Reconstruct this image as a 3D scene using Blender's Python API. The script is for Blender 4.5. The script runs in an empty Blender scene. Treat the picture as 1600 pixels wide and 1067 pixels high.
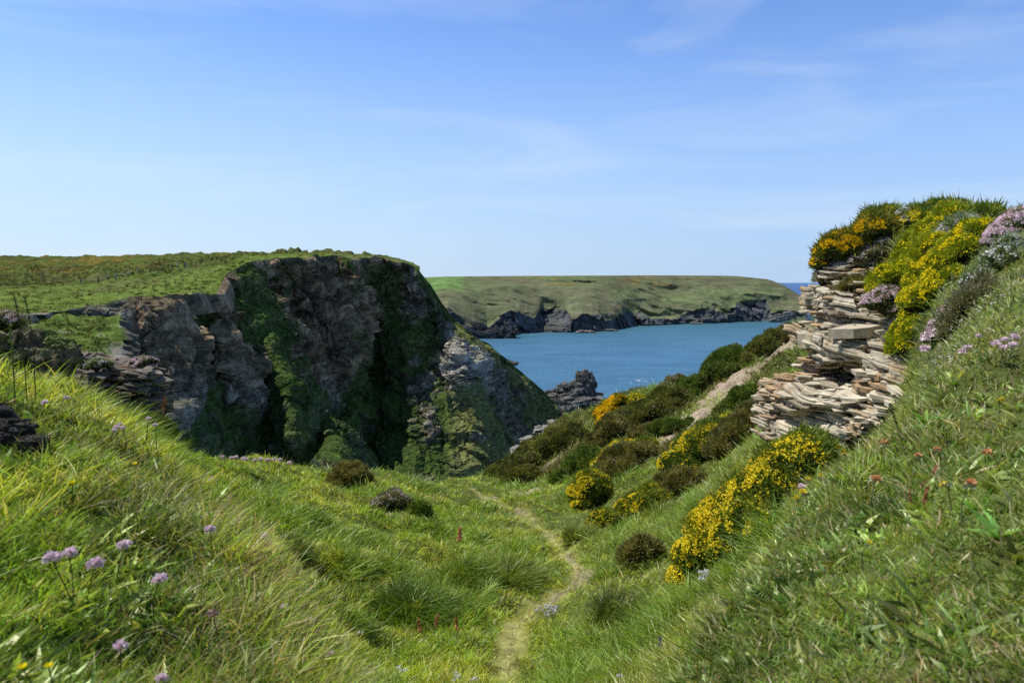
import bpy, math, random
import numpy as np

# ------------------------------------------------------------------ basics
F = 1156.0                                   # focal length for a frame 1600 wide
PITCH = math.atan((533.5 - 441.0) / F)
CAMZ = 60.0
CP, SP = math.cos(PITCH), math.sin(PITCH)
RNG = np.random.default_rng(7)
random.seed(7)
scene = bpy.context.scene
COL = scene.collection

SUN_H = np.array([-0.60, 0.13, 1.0])
SUN_DIR = SUN_H / np.linalg.norm(SUN_H)
SUN_EL = math.asin(SUN_DIR[2])


def P(px, py, D):
    """world point seen in direction (px, py) at forward distance D"""
    px = np.asarray(px, float); py = np.asarray(py, float); D = np.asarray(D, float)
    cx = (px - 800) / F
    cy = (533.5 - py) / F
    dy = CP + cy * SP
    dz = -SP + cy * CP
    return np.stack([cx / dy * D, D + 0 * cx, CAMZ + dz / dy * D], axis=-1)


def link(o):
    COL.objects.link(o)
    return o


def mesh_obj(name, verts, faces, mat, parent=None, col=None, smooth=False, loc=None, attrs=None, uv=None):
    """faces: (M,3) or (M,4) index array, or a list of such arrays"""
    verts = np.asarray(verts, np.float32)
    if loc is not None:
        verts = verts - np.asarray(loc, np.float32)
    if not isinstance(faces, list):
        faces = [faces]
    faces = [np.asarray(f, np.int32) for f in faces if len(f)]
    me = bpy.data.meshes.new(name)
    me.vertices.add(len(verts))
    me.vertices.foreach_set('co', verts.ravel())
    idx = np.concatenate([f.ravel() for f in faces])
    starts = []
    s = 0
    for f in faces:
        n = f.shape[1]
        starts.append(s + np.arange(len(f)) * n)
        s += len(f) * n
    starts = np.concatenate(starts).astype(np.int32)
    me.loops.add(len(idx))
    me.loops.foreach_set('vertex_index', idx)
    me.polygons.add(len(starts))
    me.polygons.foreach_set('loop_start', starts)
    me.polygons.foreach_set('use_smooth', np.full(len(starts), bool(smooth)))
    me.update(calc_edges=True)
    if col is not None:
        col = np.asarray(col, np.float32)
        if col.shape[1] == 3:
            col = np.concatenate([col, np.ones((len(col), 1), np.float32)], 1)
        a = me.color_attributes.new('Col', 'FLOAT_COLOR', 'POINT')
        a.data.foreach_set('color', np.ascontiguousarray(col).ravel())
    for k, v in (attrs or {}).items():
        a = me.attributes.new(k, 'FLOAT', 'POINT')
        a.data.foreach_set('value', np.asarray(v, np.float32).ravel())
    me.materials.append(mat)
    o = bpy.data.objects.new(name, me)
    if loc is not None:
        o.location = [float(c) for c in loc]
    link(o)
    if parent is not None:
        if loc is None:
            o.parent = parent
        else:
            o.parent = parent
            o.location = [float(a - b) for a, b in zip(loc, parent.location)]
    return o


def empty(name, loc):
    o = bpy.data.objects.new(name, None)
    o.location = [float(c) for c in loc]
    o.empty_display_size = 0.1
    return link(o)


def tag(o, label=None, cat=None, group=None, kind=None):
    if label: o['label'] = label
    if cat: o['category'] = cat
    if group: o['group'] = group
    if kind: o['kind'] = kind
    return o


# ------------------------------------------------------------------ numpy noise
def _hash(ix, iy, iz, seed):
    h = (ix.astype(np.uint32) * np.uint32(374761393) + iy.astype(np.uint32) * np.uint32(668265263)
         + iz.astype(np.uint32) * np.uint32(2246822519) + np.uint32((seed * 3266489917) & 0xffffffff))
    h = (h ^ (h >> np.uint32(13))) * np.uint32(1274126177)
    h = (h ^ (h >> np.uint32(16))) * np.uint32(2654435761)
    h = h ^ (h >> np.uint32(15))
    return h.astype(np.float64) / 4294967295.0


def vnoise(p, seed=0):
    p = np.asarray(p, float)
    if p.shape[-1] == 2:
        p = np.concatenate([p, np.zeros(p.shape[:-1] + (1,))], -1)
    i = np.floor(p).astype(np.int64)
    f = p - i
    u = f * f * f * (f * (f * 6 - 15) + 10)
    r = 0
    for dx in (0, 1):
        wx = u[..., 0] if dx else 1 - u[..., 0]
        for dy in (0, 1):
            wy = u[..., 1] if dy else 1 - u[..., 1]
            for dz in (0, 1):
                wz = u[..., 2] if dz else 1 - u[..., 2]
                r = r + wx * wy * wz * _hash(i[..., 0] + dx, i[..., 1] + dy, i[..., 2] + dz, seed)
    return r * 2 - 1


def fbm(p, octs=4, seed=0, gain=0.5, lac=2.03):
    a, s, t = 1.0, 0.0, 0.0
    p = np.asarray(p, float)
    for k in range(octs):
        s = s + a * vnoise(p + k * 17.3, seed + k)
        t += a
        a *= gain
        p = p * lac
    return s / t


def facets(p, seed=0):
    """blocky displacement: each Worley cell is a randomly tilted plane; also returns the edge distance"""
    i = np.floor(p).astype(np.int64)
    best = np.full(p.shape[:-1], 9e9); second = best.copy(); val = np.zeros(p.shape[:-1])
    for dx in (-1, 0, 1):
        for dy in (-1, 0, 1):
            for dz in (-1, 0, 1):
                a, b, c = i[..., 0] + dx, i[..., 1] + dy, i[..., 2] + dz
                q = np.stack([a + _hash(a, b, c, seed), b + _hash(a, b, c, seed + 1), c + _hash(a, b, c, seed + 2)], -1)
                d = p - q
                dist = (d * d).sum(-1)
                v = (_hash(a, b, c, seed + 3) - .5) + d[..., 0] * (_hash(a, b, c, seed + 4) - .5) * 1.6 + d[..., 1] * (_hash(a, b, c, seed + 5) - .5) * 1.6 + d[..., 2] * (_hash(a, b, c, seed + 6) - .5) * 1.6
                nearer = dist < best
                second = np.where(nearer, best, np.minimum(second, dist))
                val = np.where(nearer, v, val)
                best = np.where(nearer, dist, best)
    return val, np.sqrt(second) - np.sqrt(best)


def smooth01(x, a, b):
    t = np.clip((x - a) / (b - a), 0, 1)
    return t * t * (3 - 2 * t)


def rbf(pts, vals, lam=1e-3):
    pts = np.asarray(pts, float)
    vals = np.asarray(vals, float)
    if vals.ndim == 1: vals = vals[:, None]

    def k(r2):
        return 0.5 * r2 * np.log(r2 + 1e-12)
    n = len(pts)
    r2 = ((pts[:, None] - pts[None]) ** 2).sum(-1)
    A = k(r2) + lam * np.eye(n)
    Q = np.concatenate([np.ones((n, 1)), pts], 1)
    M = np.block([[A, Q], [Q.T, np.zeros((3, 3))]])
    w = np.linalg.solve(M, np.concatenate([vals, np.zeros((3, vals.shape[1]))]))

    def ev(q):
        sh = q.shape[:-1]
        q = q.reshape(-1, 2)
        out = np.zeros((len(q), vals.shape[1]))
        for s in range(0, len(q), 40000):
            c = q[s:s + 40000]
            r2 = ((c[:, None] - pts[None]) ** 2).sum(-1)
            out[s:s + 40000] = k(r2) @ w[:n] + w[n] + c @ w[n + 1:]
        return out.reshape(sh + (vals.shape[1],))
    return ev


def grid_faces(nr, nc, off=0):
    a = np.arange(nr - 1)[:, None] * nc + np.arange(nc - 1)[None]
    a = a.ravel() + off
    return np.stack([a, a + 1, a + nc + 1, a + nc], 1)


def grid_normals(G):
    du = np.gradient(G, axis=1)
    dv = np.gradient(G, axis=0)
    n = np.cross(du, dv)
    n /= np.linalg.norm(n, axis=-1, keepdims=True) + 1e-12
    return n


# ------------------------------------------------------------------ materials
def new_mat(name):
    m = bpy.data.materials.new(name)
    m.use_nodes = True
    nt = m.node_tree
    nt.nodes.clear()
    out = nt.nodes.new('ShaderNodeOutputMaterial')
    return m, nt, out


def N(nt, typ, **kw):
    n = nt.nodes.new('ShaderNode' + typ)
    for k, v in kw.items():
        if k.startswith('i_'):
            n.inputs[k[2:].replace('_', ' ')].default_value = v
        else:
            setattr(n, k, v)
    return n


def foliage_mat(name, trans=0.35, gloss=0.06, tint=(1, 1, 1), tr_tint=(1.25, 1.2, 0.45)):
    m, nt, out = new_mat(name)
    L = nt.links.new
    at = N(nt, 'Attribute', attribute_name='Col')
    d = N(nt, 'BsdfDiffuse')
    t = N(nt, 'BsdfTranslucent')
    mul = N(nt, 'MixRGB', blend_type='MULTIPLY'); mul.inputs[0].default_value = 1
    mul.inputs[2].default_value = (*tr_tint, 1)
    L(at.outputs['Color'], d.inputs['Color'])
    L(at.outputs['Color'], mul.inputs[1]); L(mul.outputs[0], t.inputs['Color'])
    mx = N(nt, 'MixShader'); mx.inputs[0].default_value = trans
    L(d.outputs[0], mx.inputs[1]); L(t.outputs[0], mx.inputs[2])
    g = N(nt, 'BsdfGlossy'); g.inputs['Roughness'].default_value = 0.45
    g.inputs['Color'].default_value = (.85, .85, .65, 1)
    m2 = N(nt, 'MixShader'); m2.inputs[0].default_value = gloss
    L(mx.outputs[0], m2.inputs[1]); L(g.outputs[0], m2.inputs[2])
    L(m2.outputs[0], out.inputs['Surface'])
    return m


def terrain_mat(name, scale, bump=0.3, bdist=0.5, contrast=0.5, detail=8, strata=None, rough=0.95):
    """vertex colour times fine object-space noise, with matching bump"""
    m, nt, out = new_mat(name)
    L = nt.links.new
    at = N(nt, 'Attribute', attribute_name='Col')
    tc = N(nt, 'TexCoord')
    mp = N(nt, 'Mapping')
    L(tc.outputs['Object'], mp.inputs['Vector'])
    n1 = N(nt, 'TexNoise'); n1.inputs['Scale'].default_value = scale; n1.inputs['Detail'].default_value = detail
    n1.inputs['Roughness'].default_value = 0.65
    L(mp.outputs[0], n1.inputs['Vector'])
    rmp = N(nt, 'MapRange'); rmp.inputs['From Min'].default_value = 0.3; rmp.inputs['From Max'].default_value = 0.7
    rmp.inputs['To Min'].default_value = 1 - contrast; rmp.inputs['To Max'].default_value = 1 + contrast
    L(n1.outputs['Fac'], rmp.inputs['Value'])
    mul = N(nt, 'VectorMath', operation='SCALE')
    L(at.outputs['Color'], mul.inputs[0]); L(rmp.outputs[0], mul.inputs['Scale'])
    b = N(nt, 'BsdfDiffuse'); b.inputs['Roughness'].default_value = 0.5
    L(mul.outputs[0], b.inputs['Color'])
    height = n1.outputs['Fac']
    if strata:
        mp2 = N(nt, 'Mapping'); mp2.inputs['Rotation'].default_value = strata[1]
        mp2.inputs['Scale'].default_value = strata[0]
        L(tc.outputs['Object'], mp2.inputs['Vector'])
        n2 = N(nt, 'TexNoise'); n2.inputs['Scale'].default_value = 1; n2.inputs['Detail'].default_value = 6
        n2.inputs['Roughness'].default_value = 0.6
        L(mp2.outputs[0], n2.inputs['Vector'])
        ad = N(nt, 'Math', operation='ADD'); L(n1.outputs['Fac'], ad.inputs[0]); L(n2.outputs['Fac'], ad.inputs[1])
        height = ad.outputs[0]
    bp = N(nt, 'Bump'); bp.inputs['Strength'].default_value = bump; bp.inputs['Distance'].default_value = bdist
    L(height, bp.inputs['Height']); L(bp.outputs[0], b.inputs['Normal'])
    L(b.outputs[0], out.inputs['Surface'])
    return m


M_GRASS = foliage_mat('grass_blades', 0.45, 0.045)
M_LEAF = foliage_mat('broad_leaves', 0.35, 0.07)
M_HEATH = foliage_mat('heath_foliage', 0.25, 0.02)
M_PETAL = foliage_mat('petals', 0.25, 0.0, tr_tint=(1, 1, 1))
M_SOIL = terrain_mat('turf_soil', 9.0, 0.6, 0.04, 0.5)
M_PATHG = terrain_mat('gravel', 26.0, 0.9, 0.03, 0.65)
M_CLIFF = terrain_mat('cliff_rock_and_turf', 0.7, 0.9, 1.3, 0.6, strata=((.25, .25, 1.3), (0.35, 0.45, 0)))
M_PLAT = terrain_mat('heath_plateau', 0.5, 0.5, 0.8, 0.5)
M_FAR = terrain_mat('far_headland', 0.06, 0.5, 5.0, 0.35)
M_SLATE = terrain_mat('slate', 9.0, 0.4, 0.012, 0.35, strata=((4, 4, 120), (0.03, 0.05, 0)))
M_SEAROCK = terrain_mat('sea_rock', 0.6, 0.8, 1.0, 0.5)

# ------------------------------------------------------------------ camera
cam = bpy.data.cameras.new('camera')
cam.sensor_width = 36
cam.lens = 36 * F / 1600
cam.clip_start = 0.05
cam.clip_end = 90000
cam.dof.use_dof = True
cam.dof.focus_distance = 14.0
cam.dof.aperture_fstop = 8.0
co = bpy.data.objects.new('camera', cam)
co.location = (0, 0, CAMZ)
co.rotation_euler = (math.pi / 2 - PITCH, 0, 0)
link(co)
scene.camera = co

# ------------------------------------------------------------------ light
w = bpy.data.worlds.new('World')
scene.world = w
w.use_nodes = True
nt = w.node_tree
nt.nodes.clear()
wo = nt.nodes.new('ShaderNodeOutputWorld')
bg = nt.nodes.new('ShaderNodeBackground')
sky = nt.nodes.new('ShaderNodeTexSky')
sky.sky_type = 'NISHITA'
sky.sun_disc = False
sky.sun_elevation = SUN_EL
sky.sun_rotation = math.atan2(SUN_DIR[0], SUN_DIR[1])
sky.altitude = 60
sky.air_density = 1.0
sky.dust_density = 0.25
sky.ozone_density = 3.0
tcw = nt.nodes.new('ShaderNodeTexCoord')
mpw = nt.nodes.new('ShaderNodeMapping'); mpw.inputs['Scale'].default_value = (1.0, 1.6, 7.0)
mpw.inputs['Rotation'].default_value = (0.12, 0.1, 0.3)
nzw = nt.nodes.new('ShaderNodeTexNoise'); nzw.inputs['Scale'].default_value = 2.2; nzw.inputs['Detail'].default_value = 9
nzw.inputs['Roughness'].default_value = 0.55; nzw.inputs['Distortion'].default_value = 0.7
rw = nt.nodes.new('ShaderNodeMapRange'); rw.inputs['From Min'].default_value = 0.48; rw.inputs['From Max'].default_value = 0.85
rw.inputs['To Max'].default_value = 0.38
mixw = nt.nodes.new('ShaderNodeMixRGB'); mixw.inputs[2].default_value = (7.5, 8.2, 9.0, 1)
nt.links.new(tcw.outputs['Generated'], mpw.inputs['Vector']); nt.links.new(mpw.outputs[0], nzw.inputs['Vector'])
nt.links.new(nzw.outputs['Fac'], rw.inputs['Value']); nt.links.new(rw.outputs[0], mixw.inputs[0])
sep = nt.nodes.new('ShaderNodeSeparateXYZ'); nt.links.new(tcw.outputs['Generated'], sep.inputs[0])
hzr = nt.nodes.new('ShaderNodeMapRange'); hzr.inputs['From Min'].default_value = 0.0; hzr.inputs['From Max'].default_value = 0.36
hzr.inputs['To Min'].default_value = 0.85; hzr.inputs['To Max'].default_value = 0.0; hzr.clamp = True; hzr.interpolation_type = 'SMOOTHSTEP'
nt.links.new(sep.outputs['Z'], hzr.inputs['Value'])
dotn = nt.nodes.new('ShaderNodeVectorMath'); dotn.operation = 'DOT_PRODUCT'; dotn.inputs[1].default_value = (-.9, .44, 0)
nt.links.new(tcw.outputs['Generated'], dotn.inputs[0])
hcol = nt.nodes.new('ShaderNodeMixRGB'); hcol.inputs[1].default_value = (3.9, 5.5, 8.0, 1); hcol.inputs[2].default_value = (5.9, 7.3, 8.6, 1)
dr = nt.nodes.new('ShaderNodeMapRange'); dr.inputs['From Min'].default_value = 0.1; dr.inputs['From Max'].default_value = 0.95; dr.clamp = True
nt.links.new(dotn.outputs['Value'], dr.inputs['Value']); nt.links.new(dr.outputs[0], hcol.inputs[0])
hmix = nt.nodes.new('ShaderNodeMixRGB'); nt.links.new(hzr.outputs[0], hmix.inputs[0])
gain = nt.nodes.new('ShaderNodeMixRGB'); gain.blend_type = 'MULTIPLY'; gain.inputs[0].default_value = 1; gain.inputs[2].default_value = (1.08, 1.30, 1.70, 1)
nt.links.new(sky.outputs[0], gain.inputs[1])
nt.links.new(gain.outputs[0], hmix.inputs[1]); nt.links.new(hcol.outputs[0], hmix.inputs[2])
nt.links.new(hmix.outputs[0], mixw.inputs[1])
# sky dimmed overhead and behind the camera to weaken the fill light
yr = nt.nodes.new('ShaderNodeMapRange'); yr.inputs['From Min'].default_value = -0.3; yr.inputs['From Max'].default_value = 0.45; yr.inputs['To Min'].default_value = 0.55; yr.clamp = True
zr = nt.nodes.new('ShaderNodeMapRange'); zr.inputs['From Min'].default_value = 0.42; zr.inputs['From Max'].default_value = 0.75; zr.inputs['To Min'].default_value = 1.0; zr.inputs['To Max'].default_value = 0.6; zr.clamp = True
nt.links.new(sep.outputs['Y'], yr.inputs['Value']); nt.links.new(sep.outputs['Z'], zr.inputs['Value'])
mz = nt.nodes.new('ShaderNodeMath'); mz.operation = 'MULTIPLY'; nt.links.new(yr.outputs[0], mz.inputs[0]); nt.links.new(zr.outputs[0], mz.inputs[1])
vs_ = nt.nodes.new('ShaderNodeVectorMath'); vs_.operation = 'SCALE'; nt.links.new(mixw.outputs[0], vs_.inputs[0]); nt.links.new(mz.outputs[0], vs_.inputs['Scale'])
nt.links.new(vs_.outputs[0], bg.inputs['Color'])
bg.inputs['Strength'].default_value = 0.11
nt.links.new(bg.outputs[0], wo.inputs['Surface'])

sl = bpy.data.lights.new('sun', 'SUN')
sl.energy = 5.0
sl.angle = math.radians(0.53)
sl.color = (1.0, 0.97, 0.90)
so = bpy.data.objects.new('sun', sl)
from mathutils import Vector
so.rotation_euler = Vector([float(c) for c in -SUN_DIR]).to_track_quat('-Z', 'Y').to_euler()
so.location = (0, 0, 200)
link(so)
scene.view_settings.view_transform = 'Standard'
scene.view_settings.look = 'None'
scene.view_settings.exposure = 0
scene.cycles.use_denoising = False
scene.cycles.max_bounces = 6
scene.cycles.transparent_max_bounces = 4

# ------------------------------------------------------------------ sea
m, nt, out = new_mat('sea_water')
L = nt.links.new
tc = N(nt, 'TexCoord')
mp = N(nt, 'Mapping'); mp.inputs['Scale'].default_value = (0.6, 1.0, 1)
L(tc.outputs['Object'], mp.inputs[0])
n1 = N(nt, 'TexNoise'); n1.inputs['Scale'].default_value = 0.25; n1.inputs['Detail'].default_value = 7; n1.inputs['Roughness'].default_value = .62
L(mp.outputs[0], n1.inputs['Vector'])
n2 = N(nt, 'TexNoise'); n2.inputs['Scale'].default_value = 0.02; n2.inputs['Detail'].default_value = 9; n2.inputs['Roughness'].default_value = 0.72
L(mp.outputs[0], n2.inputs['Vector'])
cr = N(nt, 'ValToRGB')
cr.color_ramp.elements[0].position = 0.35; cr.color_ramp.elements[0].color = (0.035, 0.118, 0.195, 1)
cr.color_ramp.elements[1].position = 0.65; cr.color_ramp.elements[1].color = (0.070, 0.185, 0.285, 1)
L(n2.outputs['Fac'], cr.inputs[0])
# shallower, greener water close to the foot of the far cliffs
ob = N(nt, 'NewGeometry')
sx = N(nt, 'SeparateXYZ'); L(ob.outputs['Position'], sx.inputs[0])
mr = N(nt, 'MapRange'); mr.inputs['From Min'].default_value = 620; mr.inputs['From Max'].default_value = 1000; mr.clamp = True
L(sx.outputs['Y'], mr.inputs['Value'])
mr2 = N(nt, 'MapRange'); mr2.inputs['From Min'].default_value = 1300; mr2.inputs['From Max'].default_value = 2200; mr2.clamp = True
L(sx.outputs['Y'], mr2.inputs['Value'])
g1 = N(nt, 'MixRGB'); g1.inputs[2].default_value = (0.040, 0.130, 0.155, 1)
mm = N(nt, 'Math', operation='MULTIPLY'); L(mr.outputs[0], mm.inputs[0]); mm.inputs[1].default_value = 0.8
L(mm.outputs[0], g1.inputs[0]); L(cr.outputs[0], g1.inputs[1])
g2 = N(nt, 'MixRGB'); g2.inputs[2].default_value = (0.02, 0.075, 0.20, 1)
L(mr2.outputs[0], g2.inputs[0]); L(g1.outputs[0], g2.inputs[1])
df = N(nt, 'BsdfDiffuse'); L(g2.outputs[0], df.inputs['Color'])
gl = N(nt, 'BsdfGlossy'); gl.inputs['Roughness'].default_value = 0.28; gl.inputs['Color'].default_value = (.75, .85, 1, 1)
bp = N(nt, 'Bump'); bp.inputs['Strength'].default_value = 0.9; bp.inputs['Distance'].default_value = 1.6
L(n1.outputs['Fac'], bp.inputs['Height']); L(bp.outputs[0], gl.inputs['Normal']); L(bp.outputs[0], df.inputs['Normal'])
lw = N(nt, 'Fresnel'); lw.inputs['IOR'].default_value = 1.25; L(bp.outputs[0], lw.inputs['Normal'])
mf = N(nt, 'Math', operation='MULTIPLY'); L(lw.outputs[0], mf.inputs[0]); mf.inputs[1].default_value = 0.45
mxs = N(nt, 'MixShader'); L(mf.outputs[0], mxs.inputs[0]); L(df.outputs[0], mxs.inputs[1]); L(gl.outputs[0], mxs.inputs[2])
L(mxs.outputs[0], out.inputs['Surface'])
M_SEA = m
r = 70000
sea = mesh_obj('sea', [(-r, -200, 0), (r, -200, 0), (r, r, 0), (-r, r, 0)], np.array([[0, 1, 2, 3]]), M_SEA)
tag(sea, 'calm blue sea in the bay between the cliffs and the far headland', 'sea', kind='structure')

# ------------------------------------------------------------------ far headland
hpx = np.array([560, 620, 660, 700, 735, 760, 784, 800, 812, 835, 849, 870, 882, 894, 910, 934, 948, 959, 975, 987, 999, 1016, 1056, 1077, 1113, 1137, 1150, 1198, 1206, 1225, 1251, 1256, 1262.])
base = np.array([532, 532, 532, 532, 530, 528, 525, 523, 522, 520, 519, 519, 519, 519, 519, 518, 517, 516, 513, 510, 509, 508, 506, 505.5, 505, 504, 503, 501.5, 501.5, 501, 501, 501, 501])
ctop = np.array([500, 500, 500, 470, 508, 512, 487, 478, 477, 492, 474, 473, 474, 496, 486, 484, 500, 497, 482, 486, 481, 495, 495, 484, 477, 489, 468, 463, 487, 484, 483, 484, 486])
rec = np.array([0, 0, 0, 30, 0, 0, 12, 10, 8, -8, 62, 70, 60, -14, -4, 14, -10, -6, 38, 20, 35, 0, -5, 12, 12, -6, 22, 30, -8, -4, 0, 4, 8.]) * 0.9
sky_y = np.interp(hpx, [560, 660, 700, 780, 900, 1000, 1100, 1150, 1180, 1200, 1215, 1230, 1242, 1252, 1262], [434.5, 433.5, 432, 431.3, 430.6, 430.2, 430.4, 431.2, 433.2, 436.5, 441, 448, 455, 463, 470])
# finer columns
U = np.arange(560, 1262.1, 0.75)
V = np.linspace(0, 1, 170)
cs = {k: np.interp(U, hpx, v) for k, v in dict(base=base, ctop=ctop, rec=rec, sky=sky_y).items()}
cs['ctop'] = cs['base'] - (cs['base'] - cs['ctop']) * .86 + .7 * fbm(np.stack([U / 9, 0 * U], -1), 3, 5) * 2
D0 = CAMZ * F / (cs['base'] - 441) * 1.0
rows_py = [cs['base'] + 1.2, cs['base'] - 0.3, cs['ctop'], cs['ctop'] * .62 + cs['sky'] * .38, cs['ctop'] * .25 + cs['sky'] * .75 + 1.0, cs['sky'], cs['sky'] + 1.8]
spread = np.interp(U, [560, 900, 1150, 1230, 1262], [1, 1, .9, .45, .1])
slopeD = np.interp(U, [560, 900, 1262], [120, 150, 130])
rows_D = [D0, D0 * 1.001, D0 + 14 + cs['rec'], D0 + (65 + .35 * cs['rec']) * spread + 12, D0 + 14 + slopeD * spread, D0 + 14 + (slopeD + 170) * spread, D0 + (slopeD + 520) * spread + 20]
rv = np.array([0, .02, .32, .56, .78, .92, 1.0])
rows_py = np.array(rows_py); rows_D = np.array(rows_D)
kk = np.exp(-np.linspace(-2, 2, 121) ** 2); kk /= kk.sum()
for q_ in (3, 4):
    rows_py[q_] = np.convolve(np.pad(rows_py[q_], 60, mode='edge'), kk, 'valid')
    rows_D[q_] = np.convolve(np.pad(rows_D[q_], 60, mode='edge'), kk, 'valid')


def loft(rows, rv, V):
    out = np.zeros((len(V), rows.shape[1]))
    k = np.clip(np.searchsorted(rv, V, side='right') - 1, 0, len(rv) - 2)
    t = (V - rv[k]) / (rv[k + 1] - rv[k])
    return rows[k] * (1 - t)[:, None] + rows[k + 1] * t[:, None]


PY = loft(rows_py, rv, V); DD = loft(rows_D, rv, V)
# soften the crease lines on the turf
for it in range(6):
    sel = (V > 0.36) & (V < 0.97)
    DD[sel] = (np.roll(DD, 1, 0)[sel] + DD[sel] * 2 + np.roll(DD, -1, 0)[sel]) / 4
    PY[sel & (V < .86)] = ((np.roll(PY, 1, 0) + PY * 2 + np.roll(PY, -1, 0)) / 4)[sel & (V < .86)]
G = P(np.broadcast_to(U, PY.shape), PY, DD)
nrm = grid_normals(G)
g0 = smooth01(V, .28, .36)[:, None] * np.ones_like(PY)
Gw = G + 10 * np.stack([fbm(G / 15, 3, 24), 0 * G[..., 0], fbm(G / 15, 3, 26)], -1)
w1, e1 = facets(Gw / np.array([34, 60, 26]), 3)
w2, e2 = facets(Gw / np.array([13, 26, 9]), 13)
big = fbm(G / 70, 4, 21)
Gw = G + 25 * np.stack([fbm(G / 60, 3, 22), fbm(G / 60, 3, 23), 0 * G[..., 0]], -1)
gull = -np.abs(fbm(np.stack([Gw[..., 0] / 75 + Gw[..., 2] / 90, Gw[..., 1] / 90, Gw[..., 2] / 60], -1), 3, 31))
edge = smooth01(V, 0.0, .06)[:, None] * (1 - smooth01(V, .84, .92))[:, None]
disp = ((w1 * 16 + w2 * 6) * (1 - g0) + g0 * (big * 18 + gull * 32 + 5 + w2 * 1.0)) * edge
sidef = np.interp(U, [560, 1225, 1262], [1, 1, .3])[None]
G[..., 1] += -disp * 1.0 * sidef
G[..., 2] += disp * 0.10 * g0 * sidef
nrm = grid_normals(G)
flip = np.sign(nrm[..., 2:3].mean()) or 1
nrm = nrm * flip
slope = np.abs(nrm[..., 2])
gm = np.clip(g0 + 0.25 * fbm(G / 22, 3, 4), 0, 1)
gm = smooth01(gm * .75 + slope * .5, .42, .66)
n_a = fbm(G / 90, 4, 41)[..., None]; n_b = fbm(G / 22, 4, 42)[..., None]; n_c = fbm(G / 7, 3, 43)[..., None]
green = np.array([.18, .215, .075]) * (1 + .30 * n_b + .25 * n_c)
olive = np.array([.21, .195, .10])
t = np.clip(.5 + 1.6 * n_a + .5 * n_c, 0, 1)
turf = green * (1 - t * .8) + olive * t * .8
heath = np.array([.13, .125, .055]); heath2 = np.array([.10, .095, .04])
th = smooth01(V, .70, .80)[:, None, None] * np.clip(.6 + 1.2 * n_b, 0, 1) * smooth01(U, 880, 980)[None, :, None]
turf = turf * (1 - th) + heath * th
gor = smooth01(n_b + n_c * .8, .12, .5) * smooth01(V, .74, .8)[:, None, None] * (smooth01(U, 800, 850) * (1 - smooth01(U, 880, 920)) + .6 * smooth01(U, 960, 990) * (1 - smooth01(U, 1030, 1060)))[None, :, None]
turf = turf * (1 - gor) + np.array([.34, .22, .03]) * gor
fld = (smooth01(U, 690, 700) * (1 - smooth01(U, 722, 735)))[None, :, None] * 0 + (smooth01(U, 640, 660) * (1 - smooth01(U, 715, 730)))[None, :, None] * smooth01(V, .72, .76)[:, None, None]
turf = turf * (1 - fld) + np.array([.20, .32, .08]) * fld
scree = smooth01(fbm(G / 16, 3, 77), .25, .5)[..., None] * (1 - smooth01(V, .5, .62))[:, None, None]
turf = turf * (1 - .45 * scree) + np.array([.32, .29, .22]) * .45 * scree
rock = np.array([.13, .13, .13]) * (1 + .5 * n_b + .5 * n_c) * (1 - .35 * (e2[..., None] < .08))
c = turf * gm[..., None] + rock * (1 - gm[..., None])
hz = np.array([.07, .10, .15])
c = c * .82 + hz * .18  # bluish distance haze mixed evenly into the headland colour
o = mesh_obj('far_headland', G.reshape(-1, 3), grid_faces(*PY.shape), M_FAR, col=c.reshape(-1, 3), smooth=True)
tag(o, 'long flat-topped green headland with dark gullied cliffs across the bay', 'headland', kind='structure')

# ------------------------------------------------------------------ main cliff and plateau
epx = np.array([-400, 0, 100, 180, 260, 315, 338, 345, 352, 380, 430, 500, 560, 600, 640, 652, 660, 675, 700, 730, 760, 780, 800, 825, 850, 866, 880, 895.])
epy = np.array([520, 493, 487, 470, 462, 459, 459, 448, 431, 413, 402, 401, 402, 405, 413, 420, 436, 462, 497, 522, 541, 556, 574, 596, 618, 634, 648, 668.])
eD = np.array([80, 98, 108, 118, 130, 142, 148, 156, 166, 185, 200, 215, 228, 238, 240, 240, 240, 242, 246, 252, 258, 262, 268, 278, 290, 296, 300, 302.])


def edge_at(px):
    n = fbm(np.stack([px / 14, 0 * px], -1), 3, 61)
    n2 = fbm(np.stack([px / 35, 0 * px + 9], -1), 3, 62)
    return np.interp(px, epx, epy) + 3.0 * n, np.interp(px, epx, eD) + 7 * n2


qx = np.array([-400, 0, 100, 180, 260, 330, 350, 380, 430, 500, 560, 600, 640, 658.])
U = np.arange(-400, 657, 1.0)
V = np.linspace(0, 1, 190)
ey, eDD = edge_at(U)
r2 = np.interp(U, qx, [485, 465, 462, 455, 448, 438, 422, 407, 399.5, 399.5, 400.5, 403, 410.5, 418])
r2 = np.minimum(r2, ey - 1.0)
r3 = np.interp(U, qx, [455, 447, 443, 436, 428, 415, 410, 403, 398.5, 399, 400, 402.3, 410, 417.5]); r3 = np.minimum(r3, r2 - .3)
r4 = np.interp(U, qx, [402, 402, 401, 400, 398.5, 397.3, 397, 397, 397.5, 398.2, 399, 401.3, 409, 417]); r4 = np.minimum(r4, r3 - .2)
d2 = np.interp(U, qx, [120, 130, 138, 145, 155, 163, 175, 195, 210, 225, 235, 245, 247, 246]); d2 = np.maximum(d2, eDD + 3)
d3 = np.interp(U, qx, [165, 170, 175, 180, 185, 190, 195, 215, 235, 245, 250, 255, 254, 250]); d3 = np.maximum(d3, d2 + 3)
d4 = np.interp(U, qx, [330, 325, 320, 315, 310, 305, 300, 295, 290, 285, 280, 272, 262, 256]); d4 = np.maximum(d4, d3 + 3)
PY = loft(np.array([ey, r2, r3, r4, r4 + 14]), np.array([0, .2, .45, .9, 1.]), V)
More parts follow.
